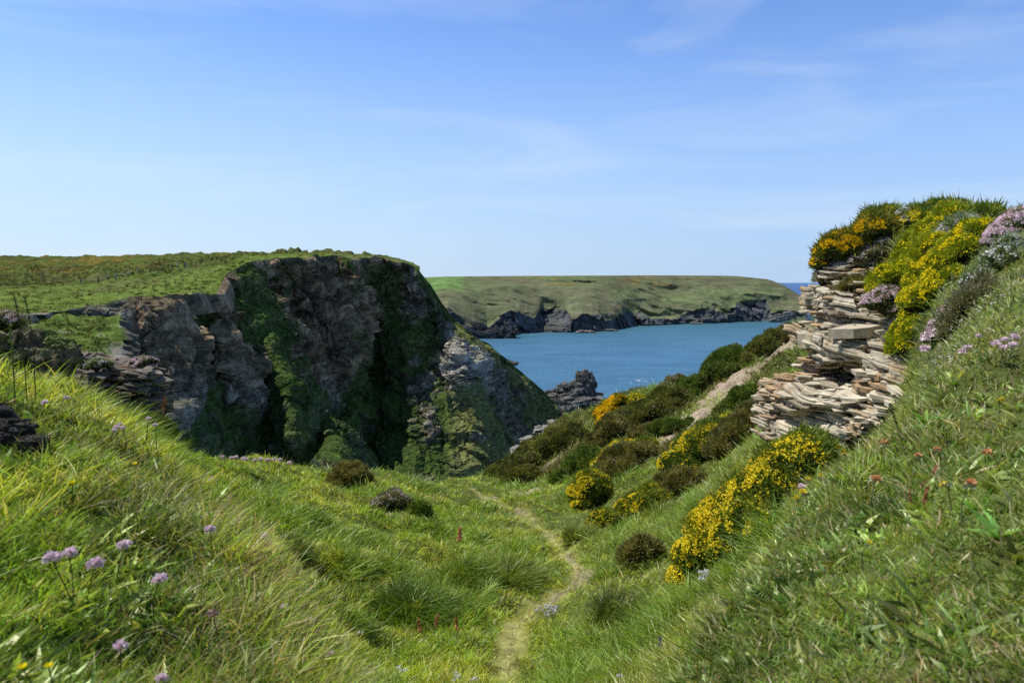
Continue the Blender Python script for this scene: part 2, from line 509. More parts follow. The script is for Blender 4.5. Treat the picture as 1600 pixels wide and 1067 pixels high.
DD = loft(np.array([eDD, d2, d3, d4, d4 + 150]), np.array([0, .2, .45, .9, 1.]), V)
G = P(np.broadcast_to(U, PY.shape), PY, DD)
vv = V[:, None] * np.ones_like(PY)
pn = fbm(G / 9, 4, 71)
scrub = np.maximum(fbm(G / np.array([3.2, 5, 3]), 4, 72), -.1) + .1
gorse_zone = smooth01(vv, .33, .5)
narrow = smooth01(d4 - eDD, 10, 80)[None]
G[..., 2] += (pn * .9 + scrub * (0.5 + 2.6 * gorse_zone * (1 - .75 * smooth01(vv, .6, .8))) * smooth01(vv, 0, .1)) * (.25 + .75 * narrow)
na = fbm(G / np.array([14, 40, 14]), 4, 73)[..., None]; nb = fbm(G / np.array([4, 12, 4]), 4, 74)[..., None]; nc = fbm(G / 1.5, 3, 75)[..., None]
sh = scrub[..., None]
turf = np.array([.17, .23, .050]) * (1 + .25 * nb + .2 * nc)
heath = np.array([.105, .120, .040]) * (1 + .45 * nb + .35 * nc)
grey = np.array([.135, .130, .085])
gors = np.array([.36, .22, .02])
z = gorse_zone[..., None] * np.clip(.75 + 1.2 * nb, 0, 1)
c = turf * (1 - z) + heath * z
t = smooth01(na + .5 * nb, .12, .45) * .65
c = c * (1 - t) + np.array([.16, .165, .06]) * t
t = smooth01(nb + .6 * nc, .22, .6) * smooth01(vv, .15, .5)[..., None] * .5
c = c * (1 - t) + grey * t
far_g = smooth01(vv, .5, .68)[..., None] * smooth01(nb * 1.1 + na * .9 + nc * .3, -.05, .35) * (1 - smooth01(U, 330, 560))[None, :, None]
c = c * (1 - far_g * .35) + gors * .35 * far_g
br = smooth01(-na + .4 * nc, .2, .5) * (1 - smooth01(U, 40, 160))[None, :, None] * smooth01(vv, .3, .45)[..., None]
c = c * (1 - br * .8) + np.array([.055, .040, .024]) * br * .8
ed = (1 - smooth01(vv, .0, .035))[..., None] * smooth01(nb + nc, -.1, .2)
c = c * (1 - ed * .7) + np.array([.10, .09, .07]) * ed * .7
PLAT_G = G
sk_ = fbm(G[:1] / .8, 3, 79)[..., None]
G = np.concatenate([G[:1] + np.array([0, 1.2, -1.6]) + sk_ * .5, G[:1] + np.array([0, -.15, -.35]) + sk_ * np.array([.2, .3, .25]), G]); c = np.concatenate([c[:1] * 0 + np.array([.10, .085, .06]), c[:1] * 0 + np.array([.16, .14, .10]) * (1 + sk_), c])
o = mesh_obj('clifftop_heath', G.reshape(-1, 3), grid_faces(*G.shape[:2]), M_PLAT, col=c.reshape(-1, 3), smooth=True)
tag(o, 'sloping heath and turf on top of the big cliff where walkers stroll', 'clifftop', kind='structure')
PLAT = (U, V, PLAT_G)

# cliff face: control points  px, py, distance, greenness
C = [
 # left wall and first buttress
 (-80, 520, 95, .3), (-80, 650, 92, .3), (0, 520, 98, .3), (60, 520, 104, .4), (60, 640, 100, .4), (140, 500, 112, .1), (140, 640, 106, .3),
 (190, 490, 119, .0), (200, 540, 117, .25), (200, 600, 114, .45), (200, 700, 108, .6),
 (250, 475, 127, .0), (245, 520, 121, .0), (245, 570, 118, .05), (245, 620, 116, .1), (250, 700, 110, .5),
 (285, 480, 134, .0), (285, 540, 126, .0), (290, 590, 123, .05), (300, 640, 120, .2), (300, 700, 116, .5),
 (303, 480, 146, .6), (312, 530, 146, .8), (318, 580, 142, .9), (325, 640, 136, .9), (330, 700, 130, 1),
 (335, 475, 152, .1), (345, 520, 147, .1), (350, 570, 144, .2), (352, 620, 141, .5), (352, 690, 134, .8),
 (362, 450, 166, .1), (372, 490, 160, .1), (380, 540, 156, .1), (385, 590, 152, .15), (388, 640, 148, .3), (380, 700, 140, .6),
 # green spur running down to the right
 (375, 430, 180, .9), (395, 460, 176, 1), (413, 500, 171, 1), (430, 535, 166, 1), (445, 570, 161, 1), (458, 605, 156, 1), (470, 640, 151, .9), (478, 680, 146, .6), (480, 740, 140, .2),
 (400, 540, 165, .6), (410, 600, 160, .4), (425, 660, 152, .35), (430, 730, 145, .1),
 (418, 450, 200, .3), (440, 500, 196, .15), (462, 550, 191, .1), (480, 600, 185, .2), (492, 640, 178, .4), (500, 680, 168, .6), (512, 672, 152, .9), (530, 695, 150, .9), (545, 722, 146, .5), (540, 750, 144, .3),
 # main brown wall
 (440, 425, 203, .05), (470, 450, 209, .0), (500, 430, 216, .0), (500, 500, 211, .0), (500, 560, 205, .05), (510, 620, 198, .25), (520, 660, 190, .6),
 (540, 430, 225, .0), (545, 500, 220, .0), (550, 555, 214, .05), (540, 600, 212, .5), (550, 650, 203, .8), (560, 700, 192, .9), (560, 750, 182, .9),
 # green recess
 (575, 450, 240, .3), (580, 520, 240, .75), (580, 580, 232, .9), (590, 640, 217, 1), (600, 700, 203, .9), (610, 750, 190, .8),
 (597, 430, 243, .8), (610, 470, 243, .6), (610, 540, 236, .75), (620, 600, 225, .8), (630, 660, 210, .6), (645, 740, 190, .5),
 # corner
 (630, 440, 241, .35), (645, 440, 240, .1), (652, 480, 242, .2), (645, 530, 234, .5), (655, 580, 226, .4), (665, 640, 210, .25), (670, 700, 200, .3), (680, 760, 188, .3),
 # descending ridge
 (672, 500, 246, .6), (685, 540, 240, .5), (668, 560, 234, .3), (690, 600, 225, .2),
 (700, 525, 240, .1), (712, 530, 234, .3), (700, 560, 229, .0), (730, 555, 233, .0), (745, 575, 237, .1), (720, 600, 224, .0), (690, 640, 214, .6), (745, 620, 228, .3),
 (710, 660, 210, .9), (715, 710, 199, .9), (720, 755, 188, .9), (750, 660, 215, .85), (760, 705, 206, .8), (785, 735, 204, .8),
 (725, 505, 252, 1), (745, 540, 252, 1), (770, 560, 258, .9), (768, 590, 256, .4), (790, 590, 264, .5),
 (770, 625, 246, .15), (780, 650, 243, .0), (800, 640, 258, .1), (805, 680, 252, .0), (812, 710, 248, .0), (830, 690, 262, .0), (830, 650, 276, .1), (845, 640, 286, .5), (860, 665, 290, .1), (850, 700, 270, .0), (880, 680, 296, .0),
 (738, 690, 206, .0), (765, 735, 200, .0),
]
C = np.array(C, float)
cx_ = np.arange(-80, 657, 40.); ey_, eD_ = edge_at(cx_)
E1 = np.stack([cx_, ey_ + 2, eD_, 0 * cx_ + .1], 1)
cx_ = np.arange(660, 896, 20.); ey_, eD_ = edge_at(cx_)
E2 = np.stack([cx_, ey_ + 2, eD_, 0 * cx_ + .6], 1)
C = np.concatenate([C, E1, E2])
ev = rbf(C[:, :2] / 100, np.stack([np.log(C[:, 2]), C[:, 3]], 1), 2e-4)
U = np.arange(-80, 895.1, 0.9)
V = np.linspace(0, 1, 420)
ey, eDD = edge_at(U)
BOT = 775.0
PY = ey[None] + (BOT - ey)[None] * V[:, None]
R = ev(np.stack([np.broadcast_to(U, PY.shape), PY], -1) / 100)
DD = np.exp(R[..., 0]); gr = R[..., 1]
bl = smooth01(V, 0, .03)[:, None]
DD = eDD[None] * (1 - bl) + DD * bl
dsea = CAMZ * F / np.maximum(PY - 441, 1) * 1.015
DD = np.minimum(DD, dsea)
G = P(np.broadcast_to(U, PY.shape), PY, DD)
# gullies, blocks and strata
q = G.copy()
ca, sa = math.cos(.5), math.sin(.5)
q2 = np.stack([q[..., 0] * ca + q[..., 2] * sa, q[..., 1], -q[..., 0] * sa + q[..., 2] * ca], -1)
q3 = q2 + 2.4 * np.stack([fbm(q2 / 4, 3, 91), fbm(q2 / 4, 3, 92), fbm(q2 / 4, 3, 93)], -1)
wA, eA = facets(q3 / np.array([9, 14, 13]), 103)
wB, eB = facets(q3 / np.array([3.2, 6.0, 4.6]), 113)
wC, eC = facets(q3 / np.array([1.7, 3.0, 1.3]), 123)
rid = 1 - 2 * np.abs(fbm(q3 / np.array([5, 8, 9]), 5, 94, .55))
gnat = fbm(G / 10, 4, 131)
gr_n = np.clip(gr + .14 + .10 * smooth01(PY, 560, 660) + .20 * smooth01(U[None], 690, 720) * smooth01(PY, 600, 650) + .55 * gnat + .25 * fbm(G / 2.5, 3, 132), 0, 1)
gmask = smooth01(gr_n, .38, .62)
fine = fbm(G / np.array([1.6, 1.6, 1.2]), 4, 133)
u_ = G[..., 0] * .5 - G[..., 2] * .87; v_ = G[..., 0] * .87 + G[..., 2] * .5
rid2 = 1 - 2.2 * np.abs(fbm(np.stack([v_ / 11, u_ / 42, G[..., 1] / 30], -1), 4, 136, .5))
ribs = fbm(np.stack([G[..., 0] / 5, G[..., 1] / 5, G[..., 2] / 30], -1), 3, 134)
disp = (wA * 5.0 + wB * 2.2 + wC * 1.1 + ribs * 3.0 + (rid - .6) * 2.6) * (1 - .62 * gmask) + gmask * (gnat * 1.8 + fine * .7) + (rid2 - .45) * 5.5
near = (.30 + .70 * smooth01(V, 0.0, .07))[:, None] * smooth01(V, 0, .008)[:, None]
sc = DD / 200
disp = disp * near * np.clip(sc * 1.1, .5, 1.1)
nr = grid_normals(G)
if nr[..., 1].mean() > 0: nr = -nr
G = G + nr * disp[..., None] * np.array([.75, 1, .45])
nr2 = grid_normals(G)
if nr2[..., 1].mean() > 0: nr2 = -nr2
gmask = np.clip(gmask + .35 * smooth01(nr2[..., 2], .45, .8) - .35 * (1 - smooth01(nr2[..., 2], -.1, .25)), 0, 1)[..., None]
nB = fbm(G / 6, 4, 141)[..., None]; nC_ = fbm(G / 1.4, 3, 142)[..., None]; nL = fbm(q2 / np.array([14, 14, 1.3]), 4, 143)[..., None]
brown = np.array([.36, .25, .155]); slate = np.array([.255, .225, .18]); pale = np.array([.52, .49, .45])
hz_ = (smooth01(U, 170, 230) * (1 - smooth01(U, 620, 660)))[None, :, None] * (1 - smooth01(PY, 560, 640))[..., None]
rock = slate * (1 - hz_ * .8) + brown * hz_ * .8
rock = rock * (1 + .45 * nB + .55 * nC_ + .75 * nL)
bump_z = np.exp(-(((U[None] - 715) / 38) ** 2 + ((PY - 570) / 50) ** 2))[..., None]
rock = rock * (1 - bump_z * .8) + pale * (1 + .4 * nC_ + .5 * nL) * .8 * bump_z  # bump painted paler so that it reads as sunlit
rock = rock * (.72 + .42 * rid[..., None])
turf = np.array([.085, .135, .034]) * (1 + .4 * nB + .45 * nC_)
dryg = np.array([.27, .28, .10]) * (1 + .3 * nC_)
rt = smooth01(U, 690, 720)[None, :, None]
turf = turf * (1 - .75 * rt) + dryg * .75 * rt
t = smooth01(fbm(G / 3, 3, 151), .2, .5)[..., None] * .35
turf = turf * (1 - t) + np.array([.16, .14, .10]) * t
c = rock * 1.25 * (1 - gmask) + turf * gmask
lit_rim = smooth01(V, .05, .0)[:, None, None]
c = c * (1 + 0 * lit_rim)
wet = smooth01(G[..., 2], 7, 2)[..., None]
c = c * (1 - .4 * wet)
# back rows so that the crest is not paper thin
back1 = G[0] + np.array([0, 5, -.6]); back2 = G[0] + np.array([6, 30, -22])
mskr = smooth01(U, 650, 665)[:, None]
back1 = G[0] + np.array([1.5, 4, -.4]) * mskr + np.array([0, 4, -.15]) * (1 - mskr)
back2 = G[0] + np.array([9, 25, -18]) * mskr + np.array([0, 8, -4.]) * (1 - mskr)
G = np.concatenate([back2[None], back1[None], G]); c = np.concatenate([c[:1], c[:1], c])
c[:3] = np.where(mskr[None] > .5, np.array([.09, .12, .035]), c[:3])
o = mesh_obj('sea_cliff', G.reshape(-1, 3), grid_faces(*G.shape[:2]), M_CLIFF, col=np.clip(c, .01, 1).reshape(-1, 3), smooth=False)
tag(o, 'tall shadowed rock cliff with green gullies dropping into the cove', 'cliff', kind='structure')

# ------------------------------------------------------------------ near ground (the dip between two banks)
# for every column: forward distance -> height in the frame at which the ground shows there
TAB = {
 -600: [(.3, 3200), (.6, 1100), (.9, 800), (1.3, 640), (2, 500), (3, 440), (5, 420), (8, 430), (12, 450), (20, 500), (40, 600), (60, 700)],
 -250: [(.3, 3300), (.6, 1400), (.9, 980), (1.3, 760), (2, 600), (3, 540), (5, 520), (8, 520), (12, 540), (20, 580), (40, 700), (60, 900)],
 0: [(.3, 3500), (.6, 1600), (.9, 1080), (1.3, 850), (1.8, 700), (2.4, 605), (2.8, 585), (3.5, 600), (5, 605), (7, 585), (9, 575), (12, 575), (16, 600), (22, 680), (30, 800), (60, 1000)],
 100: [(.3, 3600), (.6, 1650), (.9, 1120), (1.3, 880), (1.8, 735), (2.4, 645), (3, 612), (3.6, 615), (5, 645), (8, 640), (12, 622), (16, 625), (20, 690), (30, 850), (60, 1000)],
 200: [(.3, 3700), (.6, 1700), (.9, 1180), (1.3, 930), (1.8, 775), (2.4, 695), (3, 666), (4, 675), (6, 695), (9, 685), (12, 668), (14, 675), (17, 760), (25, 900), (60, 1100)],
 300: [(.3, 3800), (.6, 1750), (.9, 1230), (1.3, 970), (1.8, 825), (2.4, 750), (3, 742), (4, 795), (6, 800), (8, 762), (11, 718), (13, 708), (15, 790), (20, 950), (60, 1200)],
 400: [(.3, 3900), (.6, 1800), (.9, 1290), (1.3, 1030), (1.7, 885), (2.1, 830), (2.6, 855), (4, 930), (6, 860), (8, 802), (11, 752), (15, 724), (17, 718), (19, 810), (25, 1000), (60, 1200)],
 500: [(.3, 4000), (.6, 1850), (.9, 1350), (1.3, 1090), (1.7, 990), (2, 962), (2.6, 1012), (4, 1040), (6, 930), (8, 850), (11, 787), (15, 747), (18, 731), (20, 820), (25, 1000), (60, 1200)],
 600: [(.3, 4200), (.6, 1950), (.9, 1450), (1.3, 1180), (1.7, 1110), (2.2, 1125), (3, 1180), (4.5, 1115), (5.5, 1030), (7, 940), (9, 862), (11, 802), (13, 762), (15, 745), (17, 742), (20, 765), (22, 850), (30, 1000), (60, 1200)],
 700: [(.3, 4400), (.6, 2100), (.9, 1650), (1.3, 1450), (2, 1350), (3, 1270), (4.5, 1130), (5.5, 1050), (7, 950), (9, 870), (12, 812), (15, 782), (19, 762), (24, 754), (28, 775), (35, 900), (60, 1100)],
 800: [(.3, 4500), (.6, 2200), (.9, 1750), (1.3, 1550), (2, 1400), (3, 1270), (4.5, 1130), (5.5, 1067), (7, 960), (8.5, 900), (11, 840), (14, 800), (18, 773), (23, 750), (27, 728), (31, 712), (35, 760), (45, 850), (60, 1000)],
 900: [(.3, 4400), (.6, 2150), (.9, 1700), (1.3, 1480), (2, 1350), (3, 1240), (4.5, 1110), (5.5, 1055), (7, 955), (8.5, 895), (11, 830), (14, 790), (18, 748), (22, 710), (27, 672), (32, 648), (36, 650), (42, 760), (60, 900)],
 1000: [(.3, 4200), (.6, 2050), (.9, 1550), (1.3, 1300), (2, 1200), (3, 1160), (4.5, 1075), (6, 980), (8, 882), (10, 822), (13, 762), (17, 702), (21, 657), (26, 618), (30, 608), (34, 660), (40, 760), (60, 900)],
 1080: [(.3, 4000), (.6, 1900), (.9, 1400), (1.3, 1150), (1.7, 1035), (2.1, 1003), (3, 1060), (4.5, 1010), (6, 910), (8, 832), (10, 782), (13, 722), (17, 662), (21, 622), (25, 595), (28, 592), (32, 660), (40, 760), (60, 900)],
 1180: [(.3, 3800), (.6, 1750), (.9, 1250), (1.3, 1000), (1.7, 895), (2.1, 868), (2.6, 880), (3.5, 925), (4.5, 900), (6, 802), (8, 742), (10, 700), (13, 650), (17, 600), (21, 566), (24, 549), (27, 556), (32, 650), (60, 850)],
 1250: [(.3, 3700), (.6, 1700), (.9, 1200), (1.3, 950), (1.7, 845), (2.2, 790), (2.7, 797), (4, 835), (5.5, 765), (7, 720), (9, 682), (13, 612), (17, 560), (21, 522), (24, 507), (27, 525), (32, 620), (60, 800)],
 1330: [(.3, 3600), (.6, 1650), (.9, 1150), (1.3, 900), (1.8, 785), (2.4, 720), (3, 724), (4, 755), (5.5, 740), (7, 715), (7.8, 690), (8.4, 470), (9, 400), (11, 385), (14, 440), (20, 520), (40, 700), (60, 850)],
 1400: [(.3, 3500), (.6, 1600), (.9, 1120), (1.3, 870), (1.8, 764), (2.4, 698), (3, 670), (4, 674), (5, 690), (6, 660), (6.6, 560), (7.0, 450), (7.5, 382), (9, 348), (11, 360), (15, 430), (25, 550), (60, 800)],
 1470: [(.3, 3400), (.6, 1560), (.9, 1080), (1.3, 830), (1.8, 715), (2.5, 632), (3.3, 592), (4.5, 520), (6, 410), (7.5, 350), (9, 340), (11, 356), (20, 450), (60, 700)],
 1600: [(.3, 3300), (.6, 1500), (.9, 1020), (1.3, 790), (1.8, 672), (2.3, 582), (3, 492), (4, 412), (5.5, 352), (7, 338), (9, 340), (20, 420), (60, 600)],
 1850: [(.3, 3000), (.6, 1300), (.9, 850), (1.3, 650), (1.8, 550), (2.5, 450), (4, 345), (6, 290), (9, 270), (20, 330), (60, 500)],
 2200: [(.3, 2500), (.6, 1100), (.9, 700), (1.3, 520), (1.8, 430), (2.5, 350), (4, 250), (6, 210), (9, 200), (20, 250), (60, 400)],
}
TPX = np.array(sorted(TAB), float)
SL = np.linspace(math.log(.3), math.log(60), 420)          # log distance samples
TZ = np.zeros((len(TPX), len(SL)))
for i_, k_ in enumerate(sorted(TAB)):
    a = np.array(TAB[k_], float)
    v = np.interp(SL, np.log(a[:, 0]), a[:, 1])
    TZ[i_] = v
ker = np.exp(-np.linspace(-2, 2, 17) ** 2); ker /= ker.sum()
for i_ in range(len(TPX)):
    D_ = np.exp(SL)
    zz = (TZ[i_] - 441) * D_                                 # proportional to the drop below eye level
    TZ[i_] = np.convolve(np.pad(zz, 8, mode='edge'), ker, mode='valid') / D_ + 441
FPX = np.arange(-600, 2201, 5.0)


def hermite_cols(x, xp, Y):
    """cubic (catmull, limited) interpolation of rows Y[k] across xp"""
    k = np.clip(np.searchsorted(xp, x, side='right') - 1, 0, len(xp) - 2)
    h = xp[k + 1] - xp[k]
    t = ((x - xp[k]) / h)[:, None]
    d = (Y[1:] - Y[:-1]) / (xp[1:] - xp[:-1])[:, None]
    m = np.zeros_like(Y)
    same = d[1:] * d[:-1] > 0
    m[1:-1] = np.where(same, 2 * d[1:] * d[:-1] / (d[1:] + d[:-1] + 1e-12), 0)
    m[0] = d[0]; m[-1] = d[-1]
    h = h[:, None]
    return (2 * t**3 - 3 * t**2 + 1) * Y[k] + (t**3 - 2 * t**2 + t) * h * m[k] + (-2 * t**3 + 3 * t**2) * Y[k + 1] + (t**3 - t**2) * h * m[k + 1]


TT = hermite_cols(FPX, TPX, TZ)                              # (len FPX, len SL)


def table(px, s):
    """bilinear lookup"""
    u = np.clip((px - FPX[0]) / 5.0, 0, len(FPX) - 1.001)
    v = np.clip((s - SL[0]) / (SL[1] - SL[0]), 0, len(SL) - 1.001)
    i = u.astype(int); j = v.astype(int); fu = u - i; fv = v - j
    return TT[i, j] * (1 - fu) * (1 - fv) + TT[i + 1, j] * fu * (1 - fv) + TT[i, j + 1] * (1 - fu) * fv + TT[i + 1, j + 1] * fu * fv


def relief(x, y):
    """tussocks, hummocks and small lumps on top of the broad shape"""
    d = np.clip(y / 8, .15, 1.0)
    p = np.stack([x, y, 0 * x], -1)
    return d * (.17 * fbm(p / 1.3, 3, 201) + .15 * fbm(p / .45, 2, 202)) + .03 * fbm(p / .16, 2, 203) * np.clip(y / 3, .3, 1) + .07 * fbm(p / .38, 3, 204) * smooth01(y, .5, 1.2) * smooth01(y, 5, 3)


def ground_z(x, y):
    x = np.asarray(x, float); y = np.maximum(np.asarray(y, float), .3)
    s = np.log(y)
    px = 800 + F * x / y
    for _ in range(3):
        py = table(px, s)
        dy = CP + (533.5 - py) / F * SP
        px = 800 + F * x / y * dy
    py = table(px, s)
    cy = (533.5 - py) / F
    return CAMZ + (-SP + cy * CP) / (CP + cy * SP) * y + relief(x, y) - .035 * smooth01(y, 4.5, 3.0)


def ground(x, y):
    return np.stack([np.asarray(x, float), np.asarray(y, float), ground_z(x, y)], -1)


def hit(px, py, dmin=0.6, dmax=45):
    """distance at which the view line through (px, py) first meets the ground"""
    D = np.exp(np.linspace(math.log(dmin), math.log(dmax), 500))
    t = P(np.full_like(D, px), np.full_like(D, py), D)
    gz = ground_z(t[:, 0], t[:, 1])
    below = t[:, 2] <= gz
    if below.any():
        return float(D[np.argmax(below)])
    return float(D[np.argmin(t[:, 2] - gz)])


def spot(px, py, dmin=0.6):
    D = hit(px, py, dmin)
    t = P(px, py, D)
    return np.array([t[0], t[1], float(ground_z(t[0:1], t[1:2])[0])]), D


# terrain grid: columns fan out from the standpoint, rows get longer with distance
gu = np.concatenate([-560 - np.geomspace(3600, 12, 60), np.arange(-560, 2161, 4.0), 2160 + np.geomspace(12, 4200, 60)])
gs = np.linspace(math.log(.35), math.log(58), 620)
Dg = np.exp(gs)[:, None] * np.ones(len(gu))[None]
Xg = (gu[None] - 800) / F * Dg
Zg = ground_z(Xg, Dg)
GG = np.stack([Xg, Dg, Zg], -1)
GN = grid_normals(GG)
if GN[..., 2].mean() < 0: GN = -GN
# where does each grid node show in the frame
rel = GG - np.array([0, 0, CAMZ])
dep = rel[..., 1] * CP - rel[..., 2] * SP
GPX = 800 + F * rel[..., 0] / dep
GPY = 533.5 - F * (rel[..., 1] * SP + rel[..., 2] * CP) / dep
runmin = np.minimum.accumulate(GPY, axis=0)
HID = GPY - runmin                                           # >0: hidden behind a nearer lip (in frame px)

# path masks in plan
def path_pts(lst):
    return np.array([spot(a, b, dmin)[0][:2] for a, b, dmin in lst])


def seg_dist(x, y, pts):
    best = np.full(np.shape(x), 1e9)
    for (x0, y0), (x1, y1) in zip(pts[:-1], pts[1:]):
        vx, vy = x1 - x0, y1 - y0
        t = np.clip(((x - x0) * vx + (y - y0) * vy) / (vx * vx + vy * vy + 1e-9), 0, 1)
        best = np.minimum(best, np.hypot(x - x0 - t * vx, y - y0 - t * vy))
    return best


PATH_A = path_pts([(786, 1067, 4.5), (797, 1010, 4.5), (806, 975, 4.5), (835, 945, 5), (880, 925, 5), (908, 905, 5), (895, 880, 6), (866, 850, 6), (855, 832, 6), (825, 805, 7), (780, 785, 8), (735, 764, 9)])
PATH_B = path_pts([(770, 780, 9), (810, 772, 9), (850, 762, 9), (884, 750, 9)])
PATH_C = path_pts([(840, 736, 12), (868, 720, 12)])
PATH_G = path_pts([(1050, 688, 10), (1078, 666, 10), (1112, 632, 10), (1148, 603, 10), (1180, 577, 10), (1212, 549, 10), (1240, 525, 10), (1262, 508, 10)])


def bare_mask(x, y):
    p = np.stack([x, y, 0 * x], -1)
    n = fbm(p / .35, 3, 211)
    a = seg_dist(x, y, PATH_A)
    near = smooth01(y, 7.6, 6.6)
    m = (1 - smooth01(a + .06 * n, .01, .075)) * np.clip(.42 + 1.0 * fbm(p / .9, 2, 212), .1, 1) * (1 - .75 * near)
    m = np.maximum(m, .75 * (1 - smooth01(np.hypot(x - PATH_A[5][0], y - PATH_A[5][1]) + .12 * n, .10, .26)))
    m = np.maximum(m, .6 * (1 - smooth01(seg_dist(x, y, PATH_B) + .1 * n, .08, .26)))
    m = np.maximum(m, .9 * (1 - smooth01(seg_dist(x, y, PATH_C) + .2 * n, .1, .3)))
    m = np.maximum(m, 1 - smooth01(seg_dist(x, y, PATH_G) + .35 * n, .7, 1.1))
    return np.clip(m, 0, 1)


def worn_mask(x, y):
    """trodden, short yellowish grass on and beside the path"""
    n = fbm(np.stack([x, y, 0 * x], -1) / .4, 3, 213)
    a = seg_dist(x, y, PATH_A)
    return np.maximum((1 - smooth01(a + .08 * n, .05, .19)) * (.55 + .45 * smooth01(y, 8, 6.5)), .9 * (1 - smooth01(seg_dist(x, y, PATH_B) + .15 * n, .2, .6)))


x_, y_ = GG[..., 0], GG[..., 1]
bm = bare_mask(x_, y_)[..., None]; wm = worn_mask(x_, y_)[..., None]
n1_ = fbm(GG / .8, 4, 221)[..., None]; n2_ = fbm(GG / .2, 3, 222)[..., None]
thatch = np.array([.10, .125, .035]) * (1 + .4 * n1_ + .4 * n2_)
soil = np.array([.30, .245, .165]) * (1 + .25 * n1_ + .35 * n2_)
worn = np.array([.34, .34, .11]) * (1 + .3 * n2_)
c = thatch * (1 - wm) + worn * wm
c = c * (1 - bm) + soil * bm
steep = smooth01(GN[..., 2], .55, .3)[..., None] * smooth01(Dg, 5, 7)[..., None]
c = c * (1 - steep) + np.array([.13, .105, .075]) * (1 + .4 * n2_) * steep
bk = []
for yb, k_ in [(-9, 8.0), (-4, 4.5), (-1.2, 2.2), (0.0, 1.25)]:
    r_ = GG[0].copy(); r_[:, 0] *= k_; r_[:, 1] = yb; r_[:, 2] = r_[:, 2] * .5 + (CAMZ - 1.0) * .5; bk.append(r_)
GB = np.concatenate([np.array(bk), GG]); c = np.concatenate([np.repeat(c[:1], 4, 0), c])
o = mesh_obj('grassy_ground', GB.reshape(-1, 3), grid_faces(*GB.shape[:2]), M_SOIL, col=np.clip(c, .005, 1).reshape(-1, 3), smooth=True)
tag(o, 'turf ground of the grassy dip between two banks above the cove', 'ground', kind='structure')


# strips laid on the ground for the two paths
def strip(name, label, pts, half, mat, colr, lift, n=260, m=17, seed=0, fade=.35, green=False):
    seg = np.hypot(*np.diff(pts, axis=0).T); s = np.concatenate([[0], np.cumsum(seg)])
    t = np.linspace(0, s[-1], n)
    # smooth centre line
    cx = np.interp(t, s, pts[:, 0]); cy = np.interp(t, s, pts[:, 1])
    k = np.ones(15) / 15
    cx = np.convolve(np.pad(cx, 7, mode='reflect', reflect_type='odd'), k, 'valid'); cy = np.convolve(np.pad(cy, 7, mode='reflect', reflect_type='odd'), k, 'valid')
    tx, ty = np.gradient(cx), np.gradient(cy); l = np.hypot(tx, ty); nx, ny = -ty / l, tx / l
    v = np.linspace(-1, 1, m)
    hw = half * (1 + fade * fbm(np.stack([t * 1.8, 0 * t + seed], -1), 3, 231 + seed))
    hwr = half * (1 + fade * fbm(np.stack([t * 1.8, 0 * t + seed + 50], -1), 3, 241 + seed))
    ends = np.sqrt(np.clip(np.minimum(t, s[-1] - t) / half, .02, 1))
    W = np.where(v[:, None] < 0, v[:, None] * hw[None], v[:, None] * hwr[None]) * ends[None]
    X = cx[None] + nx[None] * W; Y = cy[None] + ny[None] * W
    Z = ground_z(X, Y) + lift - .03 * (np.abs(v)[:, None] > .93)
    p = np.stack([X, Y, Z], -1)
    p[..., 2] += .012 * fbm(p / .07, 2, 251)
    cc = np.array(colr) * (1 + .25 * fbm(p / .3, 3, 252)[..., None] + .35 * fbm(p / .06, 2, 253)[..., None])
    if green:
        bare = bare_mask(p[..., 0], p[..., 1])[..., None]
        cc = cc * bare + np.array([.36, .36, .12]) * (1 + .4 * fbm(p / .05, 2, 254)[..., None]) * (1 - bare)
    o = mesh_obj(name, p.reshape(-1, 3), grid_faces(m, n), mat, col=cc.reshape(-1, 3), smooth=True)
    return tag(o, label, 'path', kind='structure')


strip('footpath', 'narrow trodden path winding down through the grass dip', PATH_A, .038, M_PATHG, (.30, .25, .15), .002, seed=1, fade=.7, green=True)
strip('gravel_path', 'pale gravel path climbing between heather and the slate outcrop', PATH_G, .90, M_PATHG, (.40, .315, .225), .02, n=400, m=41, seed=2)
strip('side_path', 'pale worn side path crossing to the foot of the heather slope', PATH_B, .15, M_PATHG, (.33, .31, .17), .015, seed=3)

# ------------------------------------------------------------------ leaf and blade generator
PROF_BLADE = ((0, .9), (.38, 1.0), (.74, .62), (1, 0))
PROF_LEAF = ((0, .25), (.35, 1.0), (.7, .85), (1, 0))


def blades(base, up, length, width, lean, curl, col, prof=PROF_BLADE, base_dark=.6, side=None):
    """one curved ribbon per row; returns verts, tris, colours"""
    n = len(base)
    if side is None:
        a = RNG.uniform(0, 2 * np.pi, n)
        rv_ = np.stack([np.cos(a), np.sin(a), 0 * a], -1)
        side = np.cross(up, rv_)
        side /= np.linalg.norm(side, axis=1, keepdims=True) + 1e-9
    L_ = length[:, None]; Wd = width[:, None]; cl = curl[:, None]
    vs, cs_ = [], []
    for t, wd in prof:
        pos = base + up * L_ * (t - .38 * cl * t * t) + lean * L_ * cl * t * t
        k = base_dark + (1 - base_dark) * t  # colour darkens toward the root, painting in some occlusion
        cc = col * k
        if wd == 0:
            vs.append(pos); cs_.append(cc)
        else:
            vs.append(pos - side * Wd * wd * .5); cs_.append(cc)
            vs.append(pos + side * Wd * wd * .5); cs_.append(cc)
    V_ = np.stack(vs, 1); C_ = np.stack(cs_, 1)
    k = V_.shape[1]
    tri = []
    nseg = len(prof) - 1
    for s_ in range(nseg - 1):
        a = 2 * s_
        tri += [[a, a + 1, a + 3], [a, a + 3, a + 2]]
    tri += [[k - 3, k - 2, k - 1]]
    T_ = (np.arange(n)[:, None, None] * k + np.array(tri)[None]).reshape(-1, 3)
    return V_.reshape(-1, 3), T_, C_.reshape(-1, 3)


